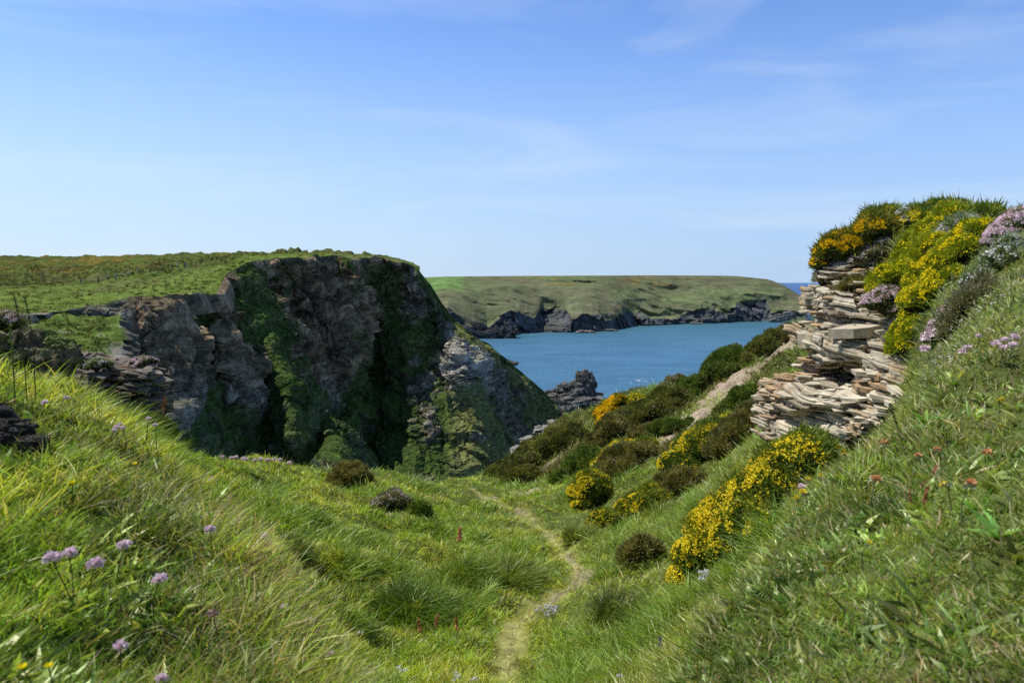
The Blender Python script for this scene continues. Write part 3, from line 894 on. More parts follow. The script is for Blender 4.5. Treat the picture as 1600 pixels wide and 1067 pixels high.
def merge(parts):
    vs, ts, cs_ = [], [], []
    off = 0
    for v, t, c_ in parts:
        vs.append(v); ts.append(t + off); cs_.append(c_); off += len(v)
    return np.concatenate(vs), np.concatenate(ts), np.concatenate(cs_)


# ------------------------------------------------------------------ scatter on the near ground
cellA = np.linalg.norm(np.cross(GG[1:, :-1] - GG[:-1, :-1], GG[:-1, 1:] - GG[:-1, :-1]), axis=-1)
cD = np.sqrt(dep[:-1, :-1] ** 2 + GG[:-1, :-1, 0] ** 2)
vdir = -rel[:-1, :-1] / np.linalg.norm(rel[:-1, :-1], axis=-1, keepdims=True)
facing = np.clip((GN[:-1, :-1] * vdir).sum(-1), 0, 1) * .8 + .2
inview = (GPX[:-1, :-1] > -140) & (GPX[:-1, :-1] < 1740) & (GPY[:-1, :-1] < 1220) & (dep[:-1, :-1] > .3)
beside = (~inview) & (cD < 6) & (np.abs(GG[:-1, :-1, 0]) < 3.5)
visw = np.where(HID[:-1, :-1] < 25, 1.0, np.where(HID[:-1, :-1] < 90, .25, .06))
visw = np.where(beside, .35, visw)
WGT = cellA / np.maximum(cD, .7) ** 2 * facing * visw * np.where(inview | beside, 1, .03)


def scatter(n, weight_fn=None, pw=None):
    wgt = WGT.copy() if pw is None else cellA / np.maximum(cD, .7) ** pw * facing * visw * np.where(inview | beside, 1, .03)
    if weight_fn is not None:
        g = GG[:-1, :-1]
        wgt = wgt * weight_fn(g[..., 0], g[..., 1], GPX[:-1, :-1], GPY[:-1, :-1])
    wgt = wgt.ravel(); wgt /= wgt.sum()
    idx = RNG.choice(len(wgt), n, p=wgt)
    i, j = np.unravel_index(idx, cellA.shape)
    u, v = RNG.random(n)[:, None], RNG.random(n)[:, None]
    p = GG[i, j] * (1 - u) * (1 - v) + GG[i + 1, j] * u * (1 - v) + GG[i, j + 1] * (1 - u) * v + GG[i + 1, j + 1] * u * v
    return p, GN[i, j], GPX[i, j], GPY[i, j]


def is_bank(px, py, y):
    """1 on the two near banks, 0 in the dip"""
    return smooth01(y, 3.6, 2.6)
# ------------------------------------------------------------------ grass
def wind(p, sc, seed):
    a = 2.6 * fbm(p / sc, 3, seed) * np.pi
    return np.stack([np.cos(a), np.sin(a), 0 * a], -1)


def mixc(a, b, t):
    return np.asarray(a) * (1 - t) + np.asarray(b) * t


def build_grass(name, label, n, wfn, lenf, widf, colf, curl=(.2, .9), seed=300, wsc=.8, updist=.35, prof=PROF_BLADE, bd=.6, mat=None, pw=None, tuft=10, trad=.035, cat='grass'):
    """blades stand in small tufts that spread outwards, with a little common lean"""
    m_ = max(1, n // tuft)
    p, nn, px, py = scatter(m_, wfn, pw)
    tcol = RNG.uniform(.48, 1.45, (m_, 1)) * (1 + RNG.normal(size=(m_, 3)) * .10)
    tlen = RNG.uniform(.55, 1.35, m_)
    rep = lambda a_: np.repeat(a_, tuft, 0)
    p, nn, px, py, tcol, tlen = rep(p), rep(nn), rep(px), rep(py), rep(tcol), rep(tlen)
    n = len(p)
    a_ = RNG.uniform(0, 2 * np.pi, n); r_ = np.sqrt(RNG.random(n)) * trad * (1 + p[:, 1] * .10)
    o_ = np.stack([np.cos(a_), np.sin(a_), 0 * a_], -1)
    off = o_ * r_[:, None]
    off[:, 2] = -(off[:, 0] * nn[:, 0] + off[:, 1] * nn[:, 1]) / np.maximum(nn[:, 2], .35)
    p = p + off
    up = nn * .35 + np.array([0, 0, .8]) + o_ * RNG.uniform(0, .75, (n, 1)) + RNG.normal(size=(n, 3)) * updist
    up /= np.linalg.norm(up, axis=1, keepdims=True)
    wd = wind(p, wsc, seed) * .35 + o_ * .9 + RNG.normal(size=(n, 3)) * .45
    wd[:, 2] = wd[:, 2] * .4 + .1
    wd /= np.linalg.norm(wd, axis=1, keepdims=True)
    d = p[:, 1]
    Ln = lenf(p, d, px, py) * RNG.uniform(.5, 1.2, n) * tlen
    Wd = widf(d) * RNG.uniform(.6, 1.35, n)
    cl = RNG.uniform(curl[0], curl[1], n)
    c_ = colf(p, d, px, py) * RNG.uniform(.75, 1.25, (n, 1)) * tcol
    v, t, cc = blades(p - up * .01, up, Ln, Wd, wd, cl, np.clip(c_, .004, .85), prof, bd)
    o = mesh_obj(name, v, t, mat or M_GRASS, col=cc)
    return tag(o, label, cat, kind='stuff')


def heath_zone(x, y, px, py):
    z = smooth01(y, 12, 14.5) * smooth01(px, 770, 800) * (py < 762 - (px - 780) * .19)
    n = fbm(np.stack([x, y, 0 * x], -1) / 1.6, 3, 381)
    return z * (1 - smooth01(px, 1150, 1260) * .6) * smooth01(n, -.35, -.05)


def dip_w(x, y, px, py):
    b = smooth01(y, 2.6, 3.8)
    keep = 1 - bare_mask(x, y) * .95
    n = fbm(np.stack([x, y, 0 * x], -1) / .5, 2, 301)
    keep = keep * (1 - .93 * heath_zone(x, y, px, py))
    return b * keep * np.clip(.75 + .9 * n, .15, 1.6) * np.where((px > 1200) & (y > 5.8) & (y < 9) & (px < 1345), .15, 1)


def dip_len(p, d, px, py):
    n = fbm(p / 1.1, 3, 302); n2 = fbm(p / .3, 2, 303)
    worn = worn_mask(p[:, 0], p[:, 1])
    base = .06 + .08 * np.clip(n + .2, 0, 1) + .06 * np.clip(n2, 0, 1)
    return base * (1 - .84 * worn) * (1 + .2 * smooth01(px, 850, 1000)) * (1 - .42 * smooth01(px, 1380, 1460))


def dip_col(p, d, px, py):
    n = fbm(p / 1.6, 3, 304)[:, None]; n2 = fbm(p / .45, 3, 305)[:, None]; n3 = fbm(p / .12, 2, 306)[:, None]
    a = np.array([.56, .70, .06]); b = np.array([.27, .45, .045]); s_ = np.array([.66, .62, .33]); yel = np.array([.60, .66, .13])
    c_ = mixc(a, b, np.clip(.35 + 1.3 * n2 - .3 * n, 0, 1))
    c_ = mixc(c_, yel, np.clip(.15 + 1.4 * n, 0, .8))
    right = smooth01(px, 860, 980)[:, None]
    c_ = mixc(c_, np.array([.34, .42, .13]), right * .6)
    dry = (RNG.random((len(p), 1)) < (.10 + .18 * np.clip(n3 * 2, 0, 1) + .10 * right))
    c_ = np.where(dry, s_, c_)
    wm_ = worn_mask(p[:, 0], p[:, 1])[:, None]
    up_ = smooth01(px, 1380, 1460)[:, None]
    c_ = mixc(c_, np.array([.30, .34, .15]) * (1 + .6 * n2), up_ * .6)
    return mixc(c_, np.array([.78, .76, .24]), wm_ * .85)


build_grass('grass', 'fresh green turf filling the dip between the banks', 330000, dip_w, dip_len,
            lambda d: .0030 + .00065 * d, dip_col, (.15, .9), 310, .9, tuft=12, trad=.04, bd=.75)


def bankw(x, y, px, py):
    return smooth01(y, 4.2, 3.0)


def bank_len(p, d, px, py):
    n = fbm(p / .35, 3, 321)
    left = (px < 800)
    L0 = np.where(left, .040, .030) + np.where(left, .045, .05) * np.clip(n + .1, 0, 1)
    hay = np.exp(-((px - 430) / 130) ** 2) * (py > 740)
    return L0 * (1 + .6 * hay) * np.clip(.55 + .4 * d, .6, 1.25)


def bank_col(p, d, px, py):
    n = fbm(p / .5, 3, 322)[:, None]; n2 = fbm(p / .12, 3, 323)[:, None]
    g = np.array([.40, .56, .07]); dk = np.array([.14, .27, .04]); yl = np.array([.62, .70, .10]); hay = np.array([.66, .58, .32])
    c_ = mixc(g, dk, np.clip(.4 + 1.4 * n2, 0, 1))
    c_ = mixc(c_, yl, np.clip(1.2 * n, 0, .8))
    hz2 = (np.exp(-((px - 430) / 150) ** 2) * smooth01(py, 720, 800) + .4 * np.exp(-((px - 250) / 150) ** 2) * smooth01(py, 640, 740))[:, None] * (px[:, None] < 800)
    tr = (px[:, None] > 800) * (.18 + .35 * np.clip(n * 2, 0, 1) + .35 * smooth01(py, 700, 600)[:, None])
    pr = .10 + .36 * hz2 + tr * .8
    rt = smooth01(px, 850, 1000)[:, None]
    n5 = fbm(p / .22, 2, 329)[:, None]
    c_ = mixc(c_, np.array([.27, .36, .08]) * (1 + .7 * n2), rt * .55)
    c_ = c_ * (1 + .9 * np.clip(n5, -.6, .6))
    return np.where(RNG.random((len(p), 1)) < pr, hay * (.75 + .25 * RNG.random((len(p), 1))), c_)


build_grass('bank_grass', 'mixed green and hay-coloured grass covering both near banks', 250000, bankw, bank_len,
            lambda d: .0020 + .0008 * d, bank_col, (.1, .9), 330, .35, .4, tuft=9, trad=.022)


# fine wispy hay-coloured grass on the crest of the left bank
def wisp_w(x, y, px, py):
    return smooth01(y, 4.0, 3.0) * (np.exp(-((px - (240 + (py - 740) * .75)) / 110) ** 2)) * (py > 640) * (py < 1120) * (px < 640)


build_grass('wispy_grass', 'fine pale wispy grass bending over the edge of the left bank', 4200, wisp_w,
            lambda p, d, px, py: .085 + 0 * d, lambda d: .0010 + .0004 * d,
            lambda p, d, px, py: mixc(np.array([.62, .58, .36]), np.array([.36, .42, .15]), RNG.random((len(p), 1))), (.6, 1.3), 340, .25, .5, tuft=14, trad=.02)


# broad leaves of herbs among the bank grass
def herb_w(x, y, px, py):
    n = fbm(np.stack([x, y, 0 * x], -1) / .22, 2, 351)
    zone = np.where(px < 800, (.35 + smooth01(py, 780, 930)) * (1 - smooth01(px, 250, 560) * .6), .35 + .5 * smooth01(py, 640, 760))
    return smooth01(y, 3.4, 2.6) * zone * np.clip(n + .12, 0, 1)


def herb_col(p, d, px, py):
    n = fbm(p / .15, 2, 352)[:, None]
    return mixc(np.array([.17, .31, .07]), np.array([.46, .60, .15]), np.clip(.4 + 1.2 * n, 0, 1))


o = build_grass('leafy_herbs', 'low broad-leaved green herbs growing among the grass of the banks', 46000, herb_w,
                lambda p, d, px, py: (.028 + .006 * d) * RNG.uniform(.5, 1.3, len(p)), lambda d: .0072 + .0012 * d, lambda p, d, px, py: herb_col(p, d, px, py) * np.where(px[:, None] > 800, np.array([.85, .78, .85]), 1.0), (.2, 1.0), 360, .3, .45, PROF_LEAF, .75, M_LEAF, tuft=7, trad=.012, cat='ground cover')


build_grass('leaf_rosettes', 'bright green leaf rosettes of wild herbs close to the viewer on both banks', 9000,
            lambda x, y, px, py: smooth01(y, 2.9, 2.2) * (py > 600) * np.where(px < 800, (px < 330) * 1.0, 1.0) * np.clip(fbm(np.stack([x, y, 0 * x], -1) / .3, 2, 355) + .15, 0, 1),
            lambda p, d, px, py: .044 + 0 * d, lambda d: .0115 + .0 * d,
            lambda p, d, px, py: mixc(np.array([.24, .40, .08]), np.array([.50, .62, .14]), RNG.random((len(p), 1))) * np.where(px[:, None] > 800, .85, 1.0),
            (.5, 1.2), 365, .3, .15, PROF_LEAF, .7, M_LEAF, tuft=9, trad=.006, cat='ground cover')


# longer strap leaves and taller tufts in the dip (bluebell and tussock foliage)
def tuft_w(x, y, px, py):
    n = fbm(np.stack([x, y, 0 * x], -1) / .55, 2, 361)
    return smooth01(y, 3.5, 4.5) * np.clip(n - .12, 0, 1) * smooth01(seg_dist(x, y, PATH_A), .25, .5) * (px < 1400)


build_grass('tall_grass', 'taller darker tufts of grass leaning over in the dip', 70000, tuft_w,
            lambda p, d, px, py: .17 + .003 * d, lambda d: .0032 + .0005 * d,
            lambda p, d, px, py: mixc(np.array([.18, .33, .04]), np.array([.42, .54, .10]), np.clip(RNG.random((len(p), 1)), 0, 1)), (.5, 1.2), 370, .6, .25, tuft=16, trad=.05)


def hz_w(x, y, px, py):
    return heath_zone(x, y, px, py) * (1 - bare_mask(x, y)) * smooth01(y, 12, 13)


o = build_grass('heath_cover', 'low brownish heather cover between the mounds on the far slope', 60000, hz_w,
                lambda p, d, px, py: .15 + .0 * d, lambda d: .004 + .0008 * d,
                lambda p, d, px, py: mixc(np.array([.12, .125, .04]), np.array([.34, .32, .13]), np.clip(.45 + 1.2 * fbm(p / .8, 3, 382)[:, None] + RNG.normal(size=(len(p), 1)) * .2, 0, 1)),
                (.1, .6), 390, .5, .5, mat=M_HEATH, bd=.7, tuft=8, trad=.08)


# tiny pale flowers and seed heads dotted over the slopes: far too many to count
def speck(name, label, n, wfn, colf, size, lift, seed):
    p, nn, px, py = scatter(n, wfn)
    up = RNG.normal(size=(n, 3)) * .4 + np.array([0, -.35, .8]); up /= np.linalg.norm(up, axis=1, keepdims=True)
    d = p[:, 1]
    ln = np.maximum(size, .9 * d / F) * RNG.uniform(.6, 1.4, n)
    out = []
    for k_ in range(3):
        u_ = up + RNG.normal(size=(n, 3)) * .8; u_ /= np.linalg.norm(u_, axis=1, keepdims=True)
        out.append(blades(p + np.array([0, 0, 1]) * (lift * RNG.uniform(.5, 1.3, (n, 1)) if k_ == 0 else 0) + (np.array([0, 0, 0]) if k_ == 0 else 0), u_, ln, ln * .9, u_, 0 * ln, colf(n), ((0, .6), (.5, 1.), (1, 0)), .95)) if k_ == 0 else None
        if k_ == 0:
            q = p + np.array([0, 0, 1]) * lift * RNG.uniform(.6, 1.2, (n, 1))
        out.append(blades(q, u_, ln, ln * .9, u_, 0 * ln, colf(n), ((0, .6), (.5, 1.), (1, 0)), .95))
    v, t, cc = merge(out)
    o = mesh_obj(name, v, t, M_PETAL, col=cc)
    return tag(o, label, 'flowers', kind='stuff')


speck('small_flowers', 'tiny cream and white flowers dotted over the upper right slope', 1100,
      lambda x, y, px, py: (px > 1420) * (py < 620) * smooth01(y, 2.2, 3.2) * np.clip(fbm(np.stack([x, y, 0 * x], -1) / .5, 2, 395) + .2, 0, 1),
      lambda n: mixc(np.array([.62, .60, .42]), np.array([.80, .78, .72]), RNG.random((n, 1))), .006, .07, 1)
speck('small_flowers', 'tiny pale flowers and seed heads scattered through the grass of the dip', 420,
      lambda x, y, px, py: smooth01(y, 4, 5) * smooth01(y, 16, 12) * np.clip(fbm(np.stack([x, y, 0 * x], -1) / 1.1, 2, 396), 0, 1) * (1 + 1.5 * (px > 880)),
      lambda n: mixc(np.array([.60, .62, .45]), np.array([.80, .78, .78]), RNG.random((n, 1))), .007, .08, 2)
# ------------------------------------------------------------------ bushes, cushions, tussocks
def unit(v):
    return v / (np.linalg.norm(v, axis=-1, keepdims=True) + 1e-9)


def sph(n):
    return unit(RNG.normal(size=(n, 3)))


def lump_core(centres, radii, k=9):
    """dark lumpy inner mass (branches), one closed lump per lobe"""
    parts = []
    th = np.linspace(0, np.pi, k); ph = np.linspace(0, 2 * np.pi, 2 * k)[:-1]
    T_, P_ = np.meshgrid(th, ph, indexing='ij')
    d = np.stack([np.sin(T_) * np.cos(P_), np.sin(T_) * np.sin(P_), np.cos(T_)], -1).reshape(-1, 3)
    m = len(ph)
    a = np.arange(k - 1)[:, None] * m + np.arange(m)[None]
    b = np.arange(k - 1)[:, None] * m + (np.arange(m)[None] + 1) % m
    tri = np.concatenate([np.stack([a.ravel(), (a + m).ravel(), b.ravel()], 1), np.stack([b.ravel(), (a + m).ravel(), (b + m).ravel()], 1)])
    for c_, r_ in zip(centres, radii):
        v = c_ + d * r_ * (1 + .18 * vnoise(d * 3 + c_ * 7, 401))[:, None]
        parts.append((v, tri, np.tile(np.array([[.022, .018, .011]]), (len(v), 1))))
    return merge(parts)


KIND = {
 # foliage colour a, colour b, leaf length m, flower colour, flower colour 2
 'gorse': dict(a=(.11, .18, .03), b=(.34, .40, .08), leaf=.06, f1=(.88, .68, .02), f2=(.92, .80, .06)),
 'orange_gorse': dict(a=(.11, .15, .03), b=(.30, .30, .07), leaf=.055, f1=(.88, .54, .01), f2=(.92, .70, .02)),
 'heather': dict(a=(.10, .13, .032), b=(.36, .37, .11), leaf=.055, f1=(.2, .1, .1), f2=(.2, .1, .1)),
 'brown': dict(a=(.13, .13, .045), b=(.42, .39, .16), leaf=.065, f1=(.2, .1, .1), f2=(.2, .1, .1)),
 'green_heath': dict(a=(.085, .15, .03), b=(.28, .36, .08), leaf=.055, f1=(.2, .1, .1), f2=(.2, .1, .1)),
 'greenweed': dict(a=(.22, .30, .02), b=(.58, .62, .05), leaf=.032, f1=(.88, .76, .02), f2=(.88, .70, .02)),
 'thrift': dict(a=(.13, .18, .07), b=(.30, .30, .14), leaf=.035, f1=(.86, .62, .70), f2=(.92, .82, .84)),
 'campion': dict(a=(.16, .24, .11), b=(.38, .42, .22), leaf=.04, f1=(.86, .85, .83), f2=(.8, .74, .76)),
 'grey': dict(a=(.17, .18, .10), b=(.42, .40, .25), leaf=.036, f1=(.7, .62, .6), f2=(.75, .68, .7)),
}


def bush(name, label, cat, px, py, w, h, kind, group=None, flowers=0.0, D=None, lobes=9, flat=1.0, depth=.85, dens=1.0, fside=.3, spiky=1.0, fsize=1.0, tilt=0.0):
    gf = 1.0 if D is None else .3
    if D is None:
        base, D = spot(px, py, 4.0 if px < 1330 else 1.0)
        D = base[1]
    else:
        t = P(px, py, D); base = t.copy()
    k = KIND[kind]
    if D > 9 and px > 770: w = w * 1.12
    lobes = int(lobes * 1.5)
    W = w * D / F; H = h * D / F * flat; Dp = W * depth
    base = base.astype(float)
    root = empty(name, base)
    tag(root, label, cat, group)
    # lobes over the upper half of an ellipsoid
    cs_, rs = [np.array([0, 0, H * .30])], [min(H * .62, W * .33)]
    for i in range(lobes):
        a = i * 2.4 + RNG.uniform(-.7, .7); r_ = math.sqrt((i + .6) / lobes) * RNG.uniform(.8, 1.25)
        x = math.cos(a) * r_ * W * .46; y = math.sin(a) * r_ * Dp * .44
        rad = RNG.uniform(.16, .34) * min(W, H * 1.7) * (1 - .2 * min(r_, 1))
        z = max(H * math.sqrt(max(0.04, 1 - r_ * r_ * .82)) - rad, rad * .15)
        cs_.append(np.array([x, y, z + tilt * x])); rs.append(rad)
    cs_ = np.array(cs_); rs = np.array(rs)
    ground_fix = ground_z(cs_[:, 0] + base[0], cs_[:, 1] + base[1]) - base[2]
    cs_[:, 2] += np.clip(ground_fix, -H, H) * gf * (1.0 if D < 45 else 0)
    for i in range(1, len(cs_)):
        gap = np.linalg.norm(cs_[:i] - cs_[i], axis=1) - .62 * (rs[:i] + rs[i])
        j = int(np.argmin(gap))
        if gap[j] > 0:
            cs_[i] += unit(cs_[j] - cs_[i]) * gap[j]
    cov = w * h
    n = int(np.clip(cov * 5.0 * dens, 500, 26000))
    ll = max(k['leaf'], 2.6 * D / F) * spiky
    li = RNG.choice(len(rs), n * 2, p=rs ** 2 / (rs ** 2).sum())
    d = sph(n * 2)
    d[:, 2] = np.where(d[:, 2] < -.35, -d[:, 2], d[:, 2])
    rr = rs[li] * (RNG.uniform(.78, 1.04, n * 2) + .30 * fbm((cs_[li] + d * rs[li][:, None] + base) / (.22 * max(W, H)), 2, 413))
    p = cs_[li] + d * rr[:, None]
    dist = np.linalg.norm(p[:, None] - cs_[None], axis=2) / rs[None]
    keep = dist.min(1) > .78
    p, d, li = p[keep][:n], d[keep][:n], li[keep][:n]
    n = len(p)
    nz = fbm((p + base) / (max(W, H) * .13), 3, 411)[:, None]
    up = unit(d + np.array([0, 0, .35]) + RNG.normal(size=(n, 3)) * .55)
    lean = unit(RNG.normal(size=(n, 3)) * .6 + d * .4)
    L0 = ll * RNG.uniform(.4, 1.2, n) * (1 + 1.1 * (RNG.random(n) < .05))
    col = mixc(np.array(k['a']), np.array(k['b']), np.clip(.42 + 1.1 * nz + RNG.normal(size=(n, 1)) * .16, 0, 1)) * RNG.uniform(.7, 1.3, (n, 1))
    wd = np.maximum(ll * .16, 1.0 * D / F) * RNG.uniform(.7, 1.4, n)
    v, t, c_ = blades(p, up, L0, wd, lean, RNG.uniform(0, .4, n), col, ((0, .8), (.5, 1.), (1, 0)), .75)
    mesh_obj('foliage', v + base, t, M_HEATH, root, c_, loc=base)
    v, t, c_ = lump_core(cs_, rs * .80)
    mesh_obj('branches', v + base, t, M_HEATH, root, c_, smooth=True, loc=base)
    if flowers > 0:
        nf = int(np.clip(cov * flowers * (.38 if kind == 'greenweed' else 1.0), 40, 12000))
        li = RNG.choice(len(rs), nf * 5, p=rs ** 2 / (rs ** 2).sum())
        d = sph(nf * 5)
        d[:, 2] = np.abs(d[:, 2]) * .9 + .0
        p = cs_[li] + d * (rs[li] * 1.04)[:, None] + d * ll * .55
        dist = np.linalg.norm(p[:, None] - cs_[None], axis=2) / rs[None]
        patch = fbm((p + base) / (max(W, H) * .11), 3, 412)
        lit = (d * SUN_DIR).sum(1)
        ok = (dist.min(1) > .97) & (patch + fside * lit + RNG.normal(size=nf * 5) * .14 > .20)
        p, d = p[ok][:nf], d[ok][:nf]
        nf = len(p)
        fs = np.maximum(.0080, .95 * D / F) * RNG.uniform(.7, 1.35, nf) * fsize
        fc = mixc(np.array(k['f1']), np.array(k['f2']), RNG.random((nf, 1))) * RNG.uniform(.75, 1.1, (nf, 1))
        parts = []
        for q_ in range(3):
            nn = unit(d + RNG.normal(size=(nf, 3)) * .7)
            a_ = unit(np.cross(nn, sph(nf))); b_ = np.cross(nn, a_)
            s_ = fs[:, None]
            V_ = np.stack([p - a_ * s_ * .8, p + a_ * s_ * .8, p + b_ * s_, p - b_ * s_ * .8], 1)
            V_ = V_ + RNG.normal(size=V_.shape) * s_[:, None] * .22
            T_ = (np.arange(nf)[:, None, None] * 4 + np.array([[0, 1, 2], [0, 3, 1]])[None]).reshape(-1, 3)
            parts.append((V_.reshape(-1, 3), T_, np.repeat(fc, 4, 0)))
        if nf:
            v, t, c_ = merge(parts)
            mesh_obj('blossom', v + base, t, M_PETAL, root, c_, loc=base)
    return root


HG = 'heather mounds on the slope below the gravel path'
B = bush
B('heather_bush', 'large dark olive heather mound at the lip above the cove', 'heather', 842, 728, 112, 46, 'heather', HG, lobes=14, dens=1.3)
B('heather_bush', 'rounded olive-green heather dome just above the short pale scuff of path', 'heather', 904, 742, 66, 40, 'green_heath', HG, dens=1.4)
B('heather_bush', 'low dark heather mound beside the grass at the left foot of the slope', 'heather', 818, 758, 54, 28, 'heather', HG)
B('heather_bush', 'dark heather cushion at the far left end of the heather slope', 'heather', 786, 744, 50, 24, 'heather', HG)
B('heather_bush', 'dark green heather bump right behind the tip of the cliff-edge heather', 'heather', 890, 700, 54, 34, 'heather', HG)
B('heather_bush', 'brown twiggy heather between the olive dome and the bright yellow gorse', 'heather', 950, 700, 62, 46, 'brown', HG)
B('heather_bush', 'dark brown heather to the right of the bright yellow gorse on the rim', 'heather', 985, 665, 70, 34, 'heather', HG, lobes=12)
B('heather_bush', 'wide olive heather mound on the rim against the sea', 'heather', 1035, 645, 78, 42, 'heather', HG, lobes=13)
B('heather_bush', 'dark green heather mound on the rim where the gravel path bends', 'heather', 1072, 625, 56, 34, 'green_heath', HG)
B('heather_bush', 'low green heath patch at the lower end of the gravel path', 'heather', 1040, 678, 80, 26, 'green_heath', HG, lobes=12)
B('heather_bush', 'greyish bare-tipped heather standing on the rim above the sea', 'heather', 1050, 606, 50, 18, 'grey', HG)
B('heather_bush', 'dark green heather mass left of the middle of the gravel path', 'heather', 1130, 588, 70, 42, 'green_heath', HG, lobes=13, dens=1.3)
B('heather_bush', 'small dark heather in front of the big green one beside the path', 'heather', 1100, 606, 36, 20, 'heather', HG)
B('heather_bush', 'dark heather bush near the top of the gravel path on the skyline', 'heather', 1196, 556, 56, 34, 'heather', HG)
B('heather_bush', 'topmost heather on the skyline touching the slate outcrop', 'heather', 1226, 532, 54, 22, 'brown', HG)
B('heather_bush', 'round dark heather on the right side of the gravel path', 'heather', 1136, 650, 44, 26, 'heather', HG)
B('heather_bush', 'greenish heather and grass lump between gravel path and outcrop', 'heather', 1166, 640, 56, 36, 'green_heath', HG)
B('heather_bush', 'low brown heather at the bottom of the gravel path', 'heather', 1004, 690, 52, 24, 'brown', HG)
GG_ = 'gorse bushes in flower on the slope right of the path'
B('gorse_bush', 'brightest yellow gorse ball on the rim above the sea stack', 'gorse', 960, 655, 52, 36, 'orange_gorse', GG_, flowers=3.2, fside=.9)
B('gorse_bush', 'narrow yellow-flowered fringe of gorse on the rim beside the brightest one', 'gorse', 992, 632, 34, 14, 'gorse', GG_, flowers=1.5, fside=.6)
B('gorse_bush', 'compact dark gorse with a yellow top standing alone by the valley grass', 'gorse', 918, 788, 60, 56, 'gorse', GG_, flowers=1.1, fside=.55, dens=1.4)
B('gorse_bush', 'brown gorse with yellow upper edge above the lone compact bush', 'gorse', 968, 748, 90, 50, 'brown', GG_, flowers=.0, lobes=12)
B('gorse_bush', 'yellow-topped gorse spray growing on the brown gorse', 'gorse', 962, 722, 66, 28, 'gorse', GG_, flowers=1.5, fside=.5)
B('gorse_bush', 'small yellow gorse tuft under the low green heath', 'gorse', 1000, 718, 40, 30, 'gorse', GG_, flowers=1.0)
B('gorse_bush', 'wide brown gorse left of the slate outcrop with a yellow lower edge', 'gorse', 1096, 716, 104, 52, 'gorse', GG_, flowers=.95, fside=.1, lobes=14)
B('gorse_bush', 'brown and yellow gorse touching the foot of the slate outcrop', 'gorse', 1158, 694, 92, 44, 'brown', GG_, flowers=0, lobes=12)
B('gorse_bush', 'line of bright yellow gorse blossom on the bush next to the outcrop', 'gorse', 1158, 668, 60, 18, 'gorse', GG_, flowers=2.2)
B('gorse_bush', 'biggest gorse bush, bright yellow side facing the valley', 'gorse', 1136, 850, 128, 86, 'gorse', GG_, flowers=1.0, fside=.55, lobes=16, dens=1.1)
B('gorse_bush', 'broad green-topped gorse behind the biggest bush below the outcrop', 'gorse', 1215, 800, 165, 96, 'gorse', GG_, flowers=.45, fside=.3, lobes=20, dens=1.2)
B('gorse_bush', 'sparse low gorse with yellow spots in the middle of the grass slope', 'gorse', 1002, 806, 78, 40, 'gorse', GG_, flowers=1.0, fside=.2)
B('gorse_bush', 'small scattered gorse at the lower left of the grass slope', 'gorse', 942, 826, 40, 30, 'gorse', GG_, flowers=.9)
B('dry_bush', 'brownish dry low bush below the sparse gorse', 'bush', 1000, 872, 62, 32, 'brown', 'dry low bushes on the grassy slope', dens=.8)
B('dry_bush', 'dry brown twiggy bush above the biggest gorse', 'bush', 1060, 768, 76, 34, 'brown', 'dry low bushes on the grassy slope', dens=.7)
# left side mounds
B('heather_bush', 'dark heather clump on the turf knoll at the edge of the cove', 'heather', 546, 764, 66, 32, 'brown', 'heather on the turf knoll', dens=1.3)
B('heather_bush', 'small dark green heather lump below the pink cushion', 'heather', 660, 806, 34, 22, 'green_heath', 'heather on the turf knoll')
B('thrift_cushion', 'faded pink thrift cushion on the turf knoll', 'thrift', 612, 792, 74, 24, 'grey', 'thrift cushions', flowers=.7)
# top of the slate outcrop
T = 'gorse and greenweed on top of the slate outcrop'
B('gorse_bush', 'orange-yellow gorse hanging over the left corner of the outcrop', 'gorse', 1325, 398, 72, 58, 'orange_gorse', T, flowers=2.6, D=8.0, fside=.3, lobes=12)
B('gorse_bush', 'orange gorse in the middle between the corner gorse and its dark neighbour', 'gorse', 1372, 362, 74, 34, 'orange_gorse', T, flowers=2.4, D=7.9, fside=.5)
B('gorse_bush', 'dark round gorse with few flowers standing highest at the left on the skyline', 'gorse', 1376, 356, 58, 44, 'gorse', T, flowers=.5, D=8.2, dens=1.5)
B('gorse_bush', 'long yellow-flowered gorse along the skyline of the outcrop', 'gorse', 1470, 352, 120, 30, 'gorse', T, flowers=1.3, D=7.6, lobes=14)
B('gorse_bush', 'dark green gorse at the right end of the skyline row', 'gorse', 1530, 366, 66, 38, 'gorse', T, flowers=.35, D=6.7, dens=1.4)
B('greenweed_mound', 'upper lime-green mound with small yellow flowers flowing down to the left', 'shrub', 1458, 378, 100, 40, 'greenweed', T, flowers=.7, lobes=14, dens=1.8, tilt=.25)
B('greenweed_mound', 'narrow lime-green mound linking the upper and the widest mound', 'shrub', 1428, 406, 76, 36, 'greenweed', T, flowers=.7, lobes=12, dens=1.8, tilt=.3)
B('greenweed_mound', 'lime-green mound bulging out at the left above the pink thrift', 'shrub', 1398, 442, 68, 48, 'greenweed', T, flowers=.7, D=6.8, dens=1.8, tilt=.2)
B('greenweed_mound', 'widest lime-green mound covered in yellow flowers', 'shrub', 1480, 432, 124, 50, 'greenweed', T, flowers=1.0, lobes=16, dens=1.8, tilt=.1)
B('greenweed_mound', 'lowest lime-green mound arching down beside the bare rock', 'shrub', 1436, 500, 84, 70, 'greenweed', T, flowers=.9, lobes=14, dens=1.8, tilt=.3)
B('campion_clump', 'white-flowered clump between the two upper green mounds', 'wildflowers', 1496, 376, 60, 32, 'campion', 'flower clumps on top of the outcrop', flowers=1.3, fside=.6)
B('campion_clump', 'small pale flower clump behind the orange gorse', 'wildflowers', 1422, 346, 50, 26, 'campion', 'flower clumps on top of the outcrop', flowers=.8, D=7.9)
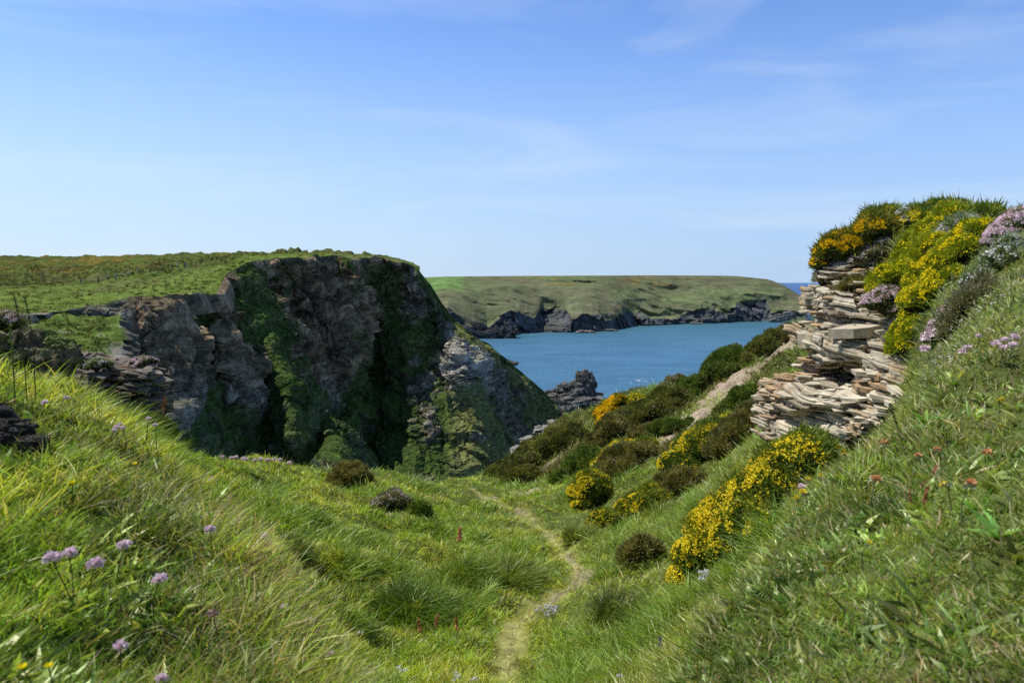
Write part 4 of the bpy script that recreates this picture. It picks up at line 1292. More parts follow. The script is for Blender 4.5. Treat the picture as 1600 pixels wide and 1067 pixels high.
B('thrift_cushion', 'pink and white thrift cushion under the left green mound', 'thrift', 1384, 478, 56, 46, 'thrift', 'flower clumps on top of the outcrop', flowers=1.6, D=6.7, fsize=1.3)
B('thrift_cushion', 'pink thrift cushion at the right edge of the skyline', 'thrift', 1574, 368, 76, 26, 'thrift', 'flower clumps on top of the outcrop', flowers=2.0, fsize=1.3)
B('thrift_cushion', 'pale thrift cushion in front of the lowest green mound', 'thrift', 1412, 508, 34, 40, 'thrift', 'flower clumps on top of the outcrop', flowers=1.0, fsize=1.2)
B('thrift_cushion', 'small pink thrift cushion on the grass right of the bare rock', 'thrift', 1470, 520, 44, 20, 'thrift', 'flower clumps on top of the outcrop', flowers=1.0, fsize=1.3)
B('scrub_bush', 'greyish scrubby growth under the orange gorse on the corner', 'bush', 1318, 432, 76, 44, 'grey', 'scrub on top of the outcrop', D=8.1, flowers=.25)
B('scrub_bush', 'grey-green scrub right above the stacked slate layers', 'bush', 1366, 418, 66, 54, 'grey', 'scrub on top of the outcrop', D=7.8, flowers=.3)
B('scrub_bush', 'dark scrub behind the pink and white thrift cushion', 'bush', 1340, 462, 50, 40, 'brown', 'scrub on top of the outcrop', D=7.6)
B('scrub_bush', 'tangle of bleached twigs right of the lowest green mound', 'bush', 1512, 500, 76, 46, 'grey', 'scrub on top of the outcrop', spiky=1.0, dens=.4)
B('scrub_bush', 'sparse grey-green plant cover below the right thrift cushion', 'bush', 1560, 420, 84, 30, 'campion', 'scrub on top of the outcrop', spiky=1.0, dens=.5, flowers=.25)


def tussock(name, label, px, py, w, h, ca, cb, n=2200, group=None, cat='grass tuft'):
    n = int(n * .75); h = h * .72; ca = np.array(ca) * np.array([2.2, 1.7, 1.2]); cb = np.array(cb) * np.array([2.3, 1.9, 1.3])
    base, D = spot(px, py, 3.5)
    W = w * D / F; H = h * D / F
    r_ = np.sqrt(RNG.random(n)) * W * .5; a = RNG.uniform(0, 2 * np.pi, n)
    x = r_ * np.cos(a); y = r_ * np.sin(a)
    p = ground(base[0] + x, base[1] + y)
    out_ = np.stack([np.cos(a), np.sin(a), 0 * a], -1)
    dome = np.sqrt(np.clip(1 - (r_ / (W * .55)) ** 2, 0, 1))
    up = unit(np.array([0, 0, 1.]) + out_ * .5 * (r_ / W)[:, None] + RNG.normal(size=(n, 3)) * .2)
    ln = H * (.45 + .75 * dome) * RNG.uniform(.7, 1.2, n)
    wd = np.full(n, .003 + .0005 * D)
    lean = unit(out_ + np.array([.5, -.1, -.1]) + RNG.normal(size=(n, 3)) * .4)
    c_ = mixc(np.array(ca), np.array(cb), RNG.random((n, 1))) * RNG.uniform(.7, 1.3, (n, 1))
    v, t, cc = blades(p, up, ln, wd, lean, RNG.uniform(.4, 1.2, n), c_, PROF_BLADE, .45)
    o = mesh_obj(name, v, t, M_GRASS, col=cc, loc=base)
    return tag(o, label, cat, group)


TG = 'grass tussocks in the dip'
tussock('grass_tussock', 'dark mossy green tussock right of the path', 962, 962, 66, 44, (.03, .06, .012), (.08, .11, .025), group=TG)
tussock('grass_tussock', 'tall shaggy tussock left of the path, nearest to the cove knoll', 796, 912, 80, 52, (.06, .13, .025), (.16, .22, .06), 3000, TG)
tussock('grass_tussock', 'shaggy green tussock with a shaded hollow beside it, middle of the dip', 728, 900, 74, 46, (.06, .14, .025), (.15, .23, .05), 2600, TG)
tussock('grass_tussock', 'broad dark-bladed tussock low on the left of the dip', 650, 955, 120, 44, (.035, .10, .018), (.10, .18, .035), 4200, TG)
tussock('grass_tussock', 'dark leafy tuft just below the turf knoll', 486, 812, 50, 26, (.03, .08, .016), (.08, .14, .03), 1600, TG)
tussock('grass_tussock', 'dark tuft at the end of the left bank where the flowers stop', 452, 862, 62, 36, (.03, .07, .014), (.09, .15, .03), 2000, TG)
tussock('grass_tussock', 'strap-leaved clump beside the path bend', 905, 845, 52, 30, (.07, .13, .03), (.17, .24, .07), 1200, TG)
tussock('grass_tussock', 'upright strap-leaved clump below the sparse gorse', 1035, 810, 54, 36, (.08, .15, .03), (.16, .24, .06), 1200, TG)

# ------------------------------------------------------------------ slate outcrops built from stacked slabs
def inside(poly, x, y):
    r_ = np.zeros(np.shape(x), bool)
    n = len(poly)
    for i in range(n):
        x0, y0 = poly[i]; x1, y1 = poly[(i + 1) % n]
        c_ = ((y0 > y) != (y1 > y)) & (x < (x1 - x0) * (y - y0) / (y1 - y0 + 1e-12) + x0)
        r_ ^= c_
    return r_


def slab_mesh(cen, ax, ay, az, lx, ly, lz, col, jit=.18, nside=7):
    """irregular thin prisms; every row one slab"""
    n = len(cen)
    # rough rectangles with one or two broken corners
    tpl = np.array([[-1, -1], [.55, -1], [1, -.6], [1, .45], [.7, 1], [-.45, 1], [-1, .5]])
    nside = len(tpl)
    q_ = tpl[None] + RNG.uniform(-jit, jit, (n, nside, 2)) * 1.2
    r4_ = RNG.integers(0, 4, n)
    c4, s4 = np.cos(r4_ * np.pi / 2).round(), np.sin(r4_ * np.pi / 2).round()
    qx_, qy_ = q_[..., 0] * c4[:, None] - q_[..., 1] * s4[:, None], q_[..., 0] * s4[:, None] + q_[..., 1] * c4[:, None]
    X = qx_ * lx[:, None] * .5; Y = qy_ * ly[:, None] * .5
    top, bot = [], []
    tl = RNG.normal(size=(n, 1)) * .05; t2 = RNG.normal(size=(n, 1)) * .05
    zt = lz[:, None] * .5 + X * tl + Y * t2
    zb = -lz[:, None] * .5 * RNG.uniform(.6, 1.2, (n, nside)) + X * tl + Y * t2
    sh = 1 - .05 * RNG.random((n, nside))
    Vt = cen[:, None] + ax[:, None] * X[..., None] + ay[:, None] * Y[..., None] + az[:, None] * zt[..., None]
    Vb = cen[:, None] + ax[:, None] * (X * sh)[..., None] + ay[:, None] * (Y * sh)[..., None] + az[:, None] * zb[..., None]
    V_ = np.concatenate([Vt, Vb], 1)
    tri = []
    for i in range(1, nside - 1):
        tri.append([0, i, i + 1]); tri.append([nside, nside + i + 1, nside + i])
    for i in range(nside):
        j = (i + 1) % nside
        tri.append([i, nside + i, nside + j]); tri.append([i, nside + j, j])
    T_ = (np.arange(n)[:, None, None] * 2 * nside + np.array(tri)[None]).reshape(-1, 3)
    return V_.reshape(-1, 3), T_, np.repeat(col, 2 * nside, 0)


def outcrop(name, label, poly, ctrl, n, size, thick, bed, loc_px, cols, seed, big=(), cave=None, group=None, n_step=3.0, amp=1.0):
    """bed: (strike dir, dip dir, normal) of the bedding"""
    poly = np.array(poly, float); ctrl = np.array(ctrl, float)
    ev = rbf(ctrl[:, :2] / 100, ctrl[:, 2], 1e-3)
    x0, y0 = poly.min(0); x1, y1 = poly.max(0)
    gx = np.arange(x0 - 8, x1 + 8, n_step * .45); gy = np.arange(y0 - 4, y1 + 4, n_step * .25)
    A, Bm = np.meshgrid(gx, gy)
    DDm = ev(np.stack([A, Bm], -1) / 100)[..., 0]
    if cave: 
        for cx_, cy_, rx, ry, dd in cave:
            DDm = DDm + dd * np.exp(-(((A - cx_) / rx) ** 2 + ((Bm - cy_) / ry) ** 2) ** 2)
    G_ = P(A, Bm, DDm)
    s_, dp, nm = [unit(np.array(b, float)) for b in bed]
    G0 = G_.copy()
    wp = np.stack([fbm(G0 / (size * 1.6), 3, seed + 20), fbm(G0 / (size * 1.6), 3, seed + 21)], -1)
    hh0 = (G0 * nm).sum(-1) + .16 * size * wp[..., 0]
    ss0 = (G0 * s_).sum(-1) + .22 * size * wp[..., 1]
    zf = (Bm - y0) / (y1 - y0)
    mid = smooth01(zf, .26, .34) * smooth01(zf, .76, .66)
    prot = 0; crack = 0; tone0 = 0
    for lv, (tb, sb_, am, ck, wt) in enumerate([(.22, .62, .22, .03, 1), (.085, .36, .085, .022, 1), (.030, .22, .030, .008, 0)]):
        tb, sb_, am = tb * size / .36, sb_ * size / .36, am * size / .36
        l_ = np.floor(hh0 / tb)
        off = _hash(l_.astype(np.int64), l_.astype(np.int64) * 0, l_.astype(np.int64) * 0, seed + 30 + lv)
        sv = ss0 / (sb_ * (.6 + .9 * off)) + off * 7
        b_ = np.floor(sv)
        hv = _hash(l_.astype(np.int64), b_.astype(np.int64), l_.astype(np.int64) * 0, seed + 40 + lv)
        k2 = (1 - .75 * mid) if lv == 2 else 1.0
        tiltb = (sv - b_ - .5) * (_hash(l_.astype(np.int64), b_.astype(np.int64), l_.astype(np.int64) * 0, seed + 50 + lv) - .5) * am * 1.2
        prot = prot + ((hv - .5) * am * 2 + tiltb) * k2
        fh = hh0 / tb - l_; fs_ = sv - b_
        e_ = np.minimum(np.minimum(fh, 1 - fh) * tb, np.minimum(fs_, 1 - fs_) * sb_)
        crack = crack + smooth01(e_, ck * .8, 0) * (1.0 if wt else .5) * (.6 + .4 * off)
        tone0 = tone0 + (hv - .5) * (.5 if lv else .3)
    vd = unit(G_ - np.array([0, 0, CAMZ]))
    G_ = G_ - vd * (prot - .05 * np.clip(crack, 0, 1.3) + .01 * fbm(G0 / .05, 3, seed + 60))[..., None] * amp
    ragx = prot / DDm * F * .8
    ins = inside(poly, A + ragx, Bm)
    # drop quads wholly outside
    f = grid_faces(*A.shape)
    k_ = ins.ravel()[f].all(1)
    base = P(loc_px[0], loc_px[1], float(ev(np.array([[loc_px[0], loc_px[1]]]) / 100)[0, 0]))
    root = empty(name, base); tag(root, label, 'rock outcrop', group)
    nz = fbm(G_ / (size * 1.2), 3, seed + 1)[..., None]
    ca, cb, cd = [np.array(c_) for c_ in cols]
    col = mixc(ca, cb, np.clip(.55 + nz * .9 + tone0[..., None], 0, 1)) * (1 - .55 * np.clip(crack, 0, 1)[..., None])
    st_ = smooth01(fbm(G0 / (size * 1.1), 3, seed + 5), .12, .42)[..., None]
    col = col * (1 - st_ * .75) + cd * st_ * .75
    dirt = smooth01(zf, .30, .0)[..., None] * .45
    col = col * (1 - dirt) + np.array([.22, .18, .12]) * dirt
    mesh_obj('rock_face', G_.reshape(-1, 3), f[k_], M_SLATE, root, col.reshape(-1, 3), loc=base)
    # slabs
    px = RNG.uniform(x0, x1, n * 6); py = RNG.uniform(y0, y1, n * 6)
    ok = inside(poly, px, py); px, py = px[ok][:n], py[ok][:n]
    D_ = ev(np.stack([px, py], -1) / 100)[:, 0]
    if cave:
        for cx_, cy_, rx, ry, dd in cave:
            D_ = D_ + dd * np.exp(-(((px - cx_) / rx) ** 2 + ((py - cy_) / ry) ** 2) ** 2)
    cen = P(px, py, D_)
    n = len(cen)
    # snap every slab onto a bedding layer; each layer steps in and out block by block
    zone = fbm(cen / (size * 3), 2, seed + 2)
    warp = .8 * thick * fbm(cen / (size * 2.5), 2, seed + 6)
    hh = (cen * nm).sum(1) + warp
    blocky = (smooth01(py, y0 + .28 * (y1 - y0), y0 + .34 * (y1 - y0)) * smooth01(py, y0 + .74 * (y1 - y0), y0 + .64 * (y1 - y0)) * (zone > -.22)) > .5
    kf = np.where(zone > .15, 1.7, 1.0)
    tk = thick * kf
    lay = np.round(hh / tk)
    cen = cen + nm[None] * (lay * tk - hh)[:, None]
    blk = np.floor((cen * s_).sum(1) / (size * 1.1) + lay * .37)
    j1 = _hash(lay.astype(np.int64), blk.astype(np.int64), 0 * lay.astype(np.int64), seed + 7) - .5
    j2 = _hash(np.floor(lay / 4).astype(np.int64), np.floor(blk / 2).astype(np.int64), 0 * lay.astype(np.int64), seed + 8) - .5
    sz = size * RNG.uniform(.3, .9, n) * (1 + .4 * zone)
    th = tk * RNG.uniform(.55, .98, n)
    out_ = j1 * .55 + j2 * 1.5
    # keep slabs near the outline small so that they do not stick out of it
    pe = np.concatenate([poly, poly[:1]])
    out_ = np.where(blocky, -2.2, out_)
    ed = seg_dist(px, py, pe) * D_ / F
    sz = np.minimum(sz, ed * 1.9 + .10)
    vdn = unit(cen - np.array([0, 0, CAMZ]))
    cen = cen - vdn * (np.clip(out_, -1.2, .9) * size * .22 + .03)[:, None] * amp + vdn * (sz * .30)[:, None]
    rot = RNG.normal(size=n) * .45
    nz_ = unit(nm[None] + RNG.normal(size=(n, 3)) * .07 + .10 * fbm(cen / (size * 2), 2, seed + 9)[:, None] * np.array([1, 0, 0]))
    ax = unit(s_[None] * np.cos(rot)[:, None] + dp[None] * np.sin(rot)[:, None]); ax = unit(ax - nz_ * (ax * nz_).sum(1, keepdims=True))
    ay = np.cross(nz_, ax)
    tone = np.clip(.5 + 1.2 * fbm(cen / (size * 1.5), 3, seed + 4) + RNG.normal(size=n) * .22, 0, 1)[:, None]
    col = mixc(ca, cb, tone)
    rust = (fbm(cen / (size * 1.4), 2, seed + 5) + RNG.normal(size=n) * .10 > .30)[:, None]
    col = np.where(rust, cd, col) * RNG.uniform(.8, 1.15, (n, 1))
    v, t, c_ = slab_mesh(cen, ax, ay, nz_, sz, sz * RNG.uniform(.6, 1.1, n), th, col, .26, 8)
    mesh_obj('slate_layers', v, t, M_SLATE, root, c_, loc=base)
    if big:
        bb = np.array([b[:3] for b in big], float)
        cen = P(bb[:, 0], bb[:, 1], bb[:, 2]); m_ = len(cen)
        sx_, sy_, sz_ = [np.array([b[k_] for b in big], float) for k_ in (3, 4, 5)]
        ax = unit(s_[None] + RNG.normal(size=(m_, 3)) * .12); nz_ = unit(nm[None] + RNG.normal(size=(m_, 3)) * .08)
        ax = unit(ax - nz_ * (ax * nz_).sum(1, keepdims=True)); ay = np.cross(nz_, ax)
        col = mixc(ca, cb, RNG.uniform(.4, 1, (m_, 1)))
        for q_ in range(m_):
            v, t, c_ = slab_mesh(cen[q_:q_ + 1], ax[q_:q_ + 1], ay[q_:q_ + 1], nz_[q_:q_ + 1], sx_[q_:q_ + 1], sy_[q_:q_ + 1], sz_[q_:q_ + 1], col[q_:q_ + 1], .1, 6)
            mesh_obj('block', v, t, M_SLATE, root, c_, loc=base)
    return root


outcrop('slate_outcrop', 'tall jagged outcrop of pale stacked slate layers beside the gravel path',
        [(1296, 392), (1286, 433), (1268, 447), (1253, 482), (1251, 511), (1247, 540), (1262, 552), (1232, 577), (1204, 593), (1180, 631), (1187, 655), (1204, 688), (1222, 706),
         (1290, 714), (1340, 690), (1372, 668), (1402, 662), (1460, 616), (1452, 560), (1434, 520), (1400, 500), (1372, 486), (1358, 452), (1340, 420)],
        [(1296, 392, 8.3), (1268, 447, 8.5), (1253, 490, 8.5), (1250, 540, 8.4), (1204, 593, 8.3), (1180, 631, 8.2), (1204, 688, 7.8), (1260, 600, 7.7), (1260, 680, 7.3), (1300, 440, 7.9), (1300, 500, 7.6),
         (1310, 600, 7.2), (1300, 700, 7.0), (1350, 470, 7.3), (1340, 540, 7.0), (1340, 600, 6.9), (1340, 680, 6.7), (1380, 520, 6.8), (1380, 580, 6.5), (1380, 650, 6.4), (1440, 540, 6.2), (1440, 600, 5.9), (1290, 550, 7.6), (1285, 575, 7.8)],
        430, .36, .026, ((1, .2, .03), (-.2, 1, .08), (-.03, -.08, 1)), (1290, 700),
        ((.44, .375, .265), (.62, .55, .42), (.44, .31, .18)), 500,
        big=[(1276, 532, 7.95, .26, .35, .17), (1348, 516, 7.05, .46, .4, .10), (1408, 522, 6.7, .3, .4, .10),
             (1392, 556, 6.62, .30, .3, .05)],
        cave=[(1322, 584, 34, 20, .8), (1372, 548, 26, 8, .3), (1270, 655, 52, 18, .30), (1238, 700, 30, 12, .35)])

outcrop('rock_ledge', 'flat-topped dark slaty rock with thrift on it beyond the left bank',
        [(96, 556), (150, 548), (172, 556), (200, 560), (236, 560), (262, 584), (264, 606), (250, 650), (235, 690), (120, 690), (100, 640), (92, 590)],
        [(96, 556, 17), (170, 556, 17.2), (236, 560, 17.0), (262, 590, 16.6), (170, 572, 15.8), (235, 575, 15.9), (100, 620, 15.3), (180, 600, 15.6), (180, 650, 15.7), (250, 650, 16.0), (250, 610, 15.9), (120, 690, 14.9), (235, 690, 15.6)],
        220, .55, .045, ((1, .2, -.2), (-.2, 1, .02), (.2, -.05, 1)), (180, 680),
        ((.17, .15, .125), (.34, .30, .25), (.20, .14, .09)), 540, n_step=2.5)
B('thrift_cushion', 'pink thrift cushion on the flat top of the slaty rock', 'thrift', 226, 566, 44, 14, 'thrift', 'thrift cushions', flowers=1.8, D=16.2, fside=.8)
B('grass_cushion', 'green plant cushion on the left part of the slaty rock', 'plant', 150, 572, 60, 16, 'campion', D=15.6, flowers=.3)
B('creeper_bush', 'dark green leafy plants hanging at the foot of the slaty rock', 'bush', 235, 676, 70, 34, 'green_heath', D=13.0, dens=1.3, flowers=0)


# ------------------------------------------------------------------ lumps of rock
def rock_blob(v0, r3, seed, amp=.35, k=64, cell=.45, bed=None):
    th = np.linspace(0, np.pi, k); ph = np.linspace(0, 2 * np.pi, 2 * k)[:-1]
    T_, P_ = np.meshgrid(th, ph, indexing='ij')
    d = np.stack([np.sin(T_) * np.cos(P_), np.sin(T_) * np.sin(P_), np.cos(T_)], -1).reshape(-1, 3)
    d = np.sign(d) * np.abs(d) ** .8
    m_ = len(ph)
    a = np.arange(k - 1)[:, None] * m_ + np.arange(m_)[None]
    b = np.arange(k - 1)[:, None] * m_ + (np.arange(m_)[None] + 1) % m_
    tri = np.concatenate([np.stack([a.ravel(), b.ravel(), (a + m_).ravel()], 1), np.stack([b.ravel(), (b + m_).ravel(), (a + m_).ravel()], 1)])
    f1, e1_ = facets(d / cell + seed, seed); f2, _ = facets(d / (cell * .35) + seed, seed + 9)
    f3 = fbm(d / .5 + seed, 3, seed + 3)
    s = 1 + amp * (f1 * .9 + f2 * .3 + f3 * .5)
    return np.array(v0) + d * s[:, None] * np.array(r3), tri


def blob_thing(name, label, cat, specs, col_a, col_b, mat, base, group=None, amp=.35, top=None):
    parts = []
    for i, (c_, r_) in enumerate(specs):
        v, t = rock_blob(c_, r_, 600 + 7 * i + int(abs(base[0])), amp)
        nz = fbm(v / (max(r_) * .35), 4, 610)[:, None]
        cc = mixc(np.array(col_a), np.array(col_b), np.clip(.5 + 1.1 * nz, 0, 1))
        if top is not None:
            g = smooth01((v[:, 2] - c_[2]) / r_[2], .45, .8)[:, None]
            cc = mixc(cc, np.array(top), g * .8)
        parts.append((v, t, cc))
    v, t, cc = merge(parts)
    o = mesh_obj(name, v, t, mat, col=cc, loc=base)
    return tag(o, label, cat, group)


def W_(px, py, D):
    return P(px, py, D)


# sea stack
SR = dict(col_a=(.10, .10, .098), col_b=(.28, .265, .24))
b0 = W_(895, 628, 350)
blob_thing('sea_stack', 'dark craggy rock stack with a square tower standing in the sea below the slope', 'sea stack',
           [(W_(914, 604, 350), (3.9, 4.4, 6.8)), (W_(905, 612, 349), (5.6, 5, 4.6)), (W_(888, 616, 348), (7.2, 6.4, 4.4)), (W_(874, 624, 346), (8, 8, 3.5)), (W_(898, 628, 345), (13, 10, 3.5)), (W_(917, 592, 350), (2.6, 3.0, 3.0)), (W_(908, 590, 350), (2.4, 3, 2.6))],
           mat=M_SEAROCK, base=b0, amp=.42, **SR)
blob_thing('sea_rock', 'low dark reef rock at the foot of the descending cliff', 'rock', [(W_(880, 648, 300), (6, 5, 5)), (W_(868, 655, 298), (6, 5, 6)), (W_(890, 655, 300), (4, 4, 2.5))], mat=M_SEAROCK, base=W_(880, 655, 300), amp=.4, **SR)
blob_thing('sea_rock', 'small flat rock in the water beside the cliff ridge', 'rock', [(W_(797, 567.5, 470), (5, 4, 1.3)), (W_(790, 566, 471), (4, 4, 1.6))], mat=M_SEAROCK, base=W_(795, 568, 470), amp=.4, **SR)
for q_, (a_, b_, w_, lab) in enumerate([(914, 519, 9, 'small pale reef at the waterline near the broad gully of the far headland'), (950, 516.5, 7, 'small pale reef right of the other one under the far headland'), (1085, 505.5, 6, 'tiny reef in the middle of the far shoreline')]):
    D_ = CAMZ * F / (b_ - 441) * .99
    blob_thing('sea_rock', lab, 'rock', [(W_(a_, b_, D_), (w_, 5, 2.2)), (W_(a_ + 8, b_, D_), (w_ * .7, 4, 1.4))], (.20, .19, .17), (.34, .32, .29), M_SEAROCK, W_(a_, b_, D_), 'reefs below the far headland')
D_ = 1120
blob_thing('rock_slab', 'pale sloping rock slab at the right end of the far headland', 'rock', [(W_(1222, 496, D_), (13, 8, 5)), (W_(1212, 499, D_), (12, 8, 3)), (W_(1232, 492, D_), (7, 6, 5))], (.22, .21, .19), (.38, .36, .33), M_SEAROCK, W_(1222, 499, D_))
blob_thing('rock_spur', 'dark pointed rock spur at the left foot of the far headland', 'rock', [(W_(745, 518, 800), (12, 8, 9)), (W_(762, 523, 795), (14, 8, 5)), (W_(790, 520, 800), (12, 8, 6))], (.06, .06, .062), (.16, .15, .14), M_SEAROCK, W_(760, 526, 795))
# pale rock where the slope drops into the cove
blob_thing('quartz_rock', 'pale bare rock edge above the cove left of the heather', 'rock', [(W_(852, 672, 36), (.45, .6, .16)), (W_(868, 662, 37), (.35, .5, .14)), (W_(832, 688, 34.5), (.4, .5, .16)), (W_(812, 702, 33), (.35, .5, .13))], (.26, .24, .21), (.46, .43, .39), M_SLATE, W_(840, 680, 34), amp=.5)
blob_thing('quartz_rock', 'small pale stone lying among the heather below the rim', 'rock', [(W_(907, 674, 29), (.30, .3, .16)), (W_(897, 676, 29), (.2, .3, .12))], (.40, .35, .27), (.55, .50, .42), M_SLATE, W_(905, 676, 29), amp=.4)
# earthy banks on the left
EB = dict(col_a=(.09, .075, .05), col_b=(.28, .23, .16))
blob_thing('earth_hummock', 'dark earthy hummock with pale thrift on top at the left edge', 'hummock', [(W_(8, 548, 6.2), (.24, .3, .22)), (W_(44, 572, 6.0), (.15, .2, .12)), (W_(-40, 545, 6.2), (.25, .3, .24))], mat=M_SOIL, base=W_(10, 590, 6.1), top=(.22, .22, .12), **EB)
blob_thing('earth_hummock', 'smaller earthy hummock with a turfed top beyond the first one', 'hummock', [(W_(78, 562, 9.5), (.28, .3, .26)), (W_(66, 548, 9.6), (.22, .3, .18))], mat=M_SOIL, base=W_(78, 590, 9.5), top=(.20, .26, .08), **EB)
B('thrift_cushion', 'pale pink thrift cushion on the earthy hummock at the left edge', 'thrift', 10, 506, 74, 26, 'thrift', 'thrift cushions', flowers=2.6, D=5.7, fside=.6, fsize=1.2)
blob_thing('boulder', 'dark shaded stone half buried in the left bank', 'rock', [(W_(14, 676, 1.95), (.055, .06, .03)), (W_(50, 694, 1.9), (.035, .04, .022)), (W_(-25, 655, 2.0), (.06, .06, .04))], (.05, .045, .038), (.12, .11, .095), M_SOIL, W_(14, 690, 1.95))

# green ledge in front of the far left wall
U = np.arange(-200, 190.1, 1.5); V = np.linspace(0, 1, 120)
lr = [np.interp(U, [-200, 0, 60, 100, 150, 190], [505, 503, 500, 492, 492, 494]), np.interp(U, [-200, 0, 100, 150, 190], [520, 515, 512, 512, 515]),
      np.interp(U, [-200, 0, 100, 150, 190], [545, 540, 540, 535, 545]), np.interp(U, [-200, 0, 100, 150, 190], [575, 570, 565, 560, 566]), np.interp(U, [-200, 0, 100, 190], [640, 640, 640, 640])]
ld = [0 * U + np.interp(U, [-200, 100, 190], [90, 98, 100]), 0 * U + 88, 0 * U + 76, 0 * U + 68, 0 * U + 66]
PY = loft(np.array(lr), np.array([0, .25, .5, .75, 1.]), V); DD = loft(np.array(ld), np.array([0, .25, .5, .75, 1.]), V)
shift = fbm(np.stack([V * 9, V * 0], -1), 3, 701)[:, None] * 5 * smooth01(U, 100, 190)[None]
G = P(U[None] + shift, PY, DD)
n1_ = fbm(G / 5, 4, 702); n2_ = fbm(G / 1.5, 4, 703)
G[..., 2] += n1_ * 1.0 + n2_ * .5
last = G[:, -1:]
side = np.concatenate([last + np.array([.10 + .05 * k_, .25 * k_ + .3, -.15 - .09 * k_ ** 2]) for k_ in range(1, 17)], 1)
sw_, _ = facets(side / np.array([1.6, 3, .8]), 715)
side[..., 0] += sw_ * 1.1
side[..., 0] += fbm(side / 2, 3, 704) * 1.6
G = np.concatenate([G, side], 1)
na = fbm(G / 4, 3, 705)[..., None]; nb = fbm(G / 1.2, 3, 706)[..., None]
c = np.array([.17, .24, .055]) * (1 + .5 * na + .4 * nb)
t = smooth01(na + .7 * nb, .12, .45) * .8
c = c * (1 - t) + np.array([.28, .26, .21]) * t
rk = np.zeros(G.shape[:2]); rk[:, -16:] = 1
cut = np.concatenate([smooth01(U, 158, 185), np.ones(16)])[None] * smooth01(np.concatenate([PY, PY[:, -1:].repeat(16, 1)], 1), 528, 548)
rk = np.clip(rk + cut, 0, 1)[..., None]
c = c * (1 - rk) + np.array([.30, .275, .23]) * (1 + .5 * nb) * rk
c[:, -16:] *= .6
LEDGE = G
o = mesh_obj('grassy_ledge', G.reshape(-1, 3), grid_faces(*G.shape[:2]), M_PLAT, col=np.clip(c, .01, 1).reshape(-1, 3))
tag(o, 'sunlit green ledge with bare rock end below the left part of the clifftop', 'ledge', kind='structure')

# foam on the sea
m, nt, out = new_mat('foam')
d_ = N(nt, 'BsdfDiffuse'); d_.inputs[0].default_value = (.75, .80, .82, 1); nt.links.new(d_.outputs[0], out.inputs[0])
M_FOAM = m


def foam(label, px, py, w, h, n, seed):
    D0_ = CAMZ * F / (py - 441)
    c0 = P(px, py, D0_); c0[2] = 0
    sx_ = w * D0_ / F / 2; sy_ = h * D0_ / F / 2 * D0_ / CAMZ
    rr = RNG.normal(size=(n, 2)) * .42
    k_ = fbm(np.concatenate([rr * 2.5, np.zeros((n, 1))], 1), 3, seed) > .0
    rr = rr[k_]; n = len(rr)
    cen = np.stack([c0[0] + rr[:, 0] * sx_, c0[1] + rr[:, 1] * sy_, np.full(n, .06)], -1)
    s = RNG.uniform(.2, .8, n) * D0_ / F * .6
    ang = np.arange(6) * np.pi / 3
    V_ = cen[:, None] + np.stack([np.cos(ang)[None] * s[:, None] * 1.6, np.sin(ang)[None] * s[:, None] * 2.0, np.zeros((n, 6))], -1) * RNG.uniform(.5, 1.3, (n, 6, 1))
    V_[..., 2] = .06 + RNG.random((n, 1)) * .05
    tri = np.array([[0, i, i + 1] for i in range(1, 5)])
    T_ = (np.arange(n)[:, None, None] * 6 + tri[None]).reshape(-1, 3)
    o = mesh_obj('sea_foam', V_.reshape(-1, 3), T_, M_FOAM)
    return tag(o, label, 'foam', kind='stuff')


foam('patch of white breaking foam on the blue water right of the sea stack', 988, 595, 46, 12, 700, 801)
foam('white foam around the foot of the sea stack', 930, 624, 36, 18, 120, 802)
foam('white surf at the bottom of the cleft between cliff and reef', 845, 690, 60, 26, 320, 803)
foam('thin white surf line along the far headland', 930, 518.5, 90, 1.6, 160, 804)
foam('thin white surf line at the left foot of the far headland', 820, 523.0, 60, 1.6, 60, 805)
foam('thin white surf under the pale slab of the far headland', 1215, 502.5, 50, 1.2, 70, 806)

# scrub scattered over the clifftop
U_, V_, G_ = PLAT


def on_clifftop(px, py):
    j = int(np.argmin(np.abs(U_ - px)))
    r_ = G_[:, j] - np.array([0, 0, CAMZ])
    dd = r_[:, 1] * CP - r_[:, 2] * SP
    yy = 533.5 - F * (r_[:, 1] * SP + r_[:, 2] * CP) / dd
    ok = np.where(yy <= py)[0]
    return G_[ok[0] if len(ok) else 60, j]


WPX = [(127, 447.5), (154, 444), (169, 439.5), (181, 438.5), (200, 433.5), (208, 432), (217, 430.5), (235.5, 428.5), (269, 421), (279, 422), (289, 420.5), (294.5, 419.5), (305, 418.5), (344.6, 416)]
WALK = [on_clifftop(a, b)[:2] for a, b in WPX]
n = 15000
wv = np.where(V_ < .42, .12, 1.0) * np.where(V_ > .80, 0, 1)
iw = RNG.choice(len(V_) - 1, n, p=wv[:-1] / wv[:-1].sum()); jw = RNG.integers(300, len(U_) - 1, n)
c0 = G_[iw, jw] + (G_[iw + 1, jw] - G_[iw, jw]) * RNG.random((n, 1)) + (G_[iw, jw + 1] - G_[iw, jw]) * RNG.random((n, 1))
keep = (fbm(c0 / np.array([6, 16, 6]), 3, 901) + RNG.normal(size=n) * .15 > -.12) & (U_[jw] < 640) & ((U_[jw] < 380) | (RNG.random(n) < .15))
c0 = c0[keep]
for wx, wy in WALK:
    c0 = c0[(np.abs(c0[:, 0] - wx) > 1.3) | (c0[:, 1] > wy + 1) | (c0[:, 1] < wy - 14)]
LG = LEDGE
i2 = RNG.integers(0, LG.shape[0] - 1, 2600); j2_ = RNG.integers(0, LG.shape[1] - 30, 2600)
c1 = LG[i2, j2_]
c1 = c1[fbm(c1 / 3, 3, 911) > -.1]
nl = len(c1)
c0 = np.concatenate([c0, c1]); n = len(c0)
k_ = 9
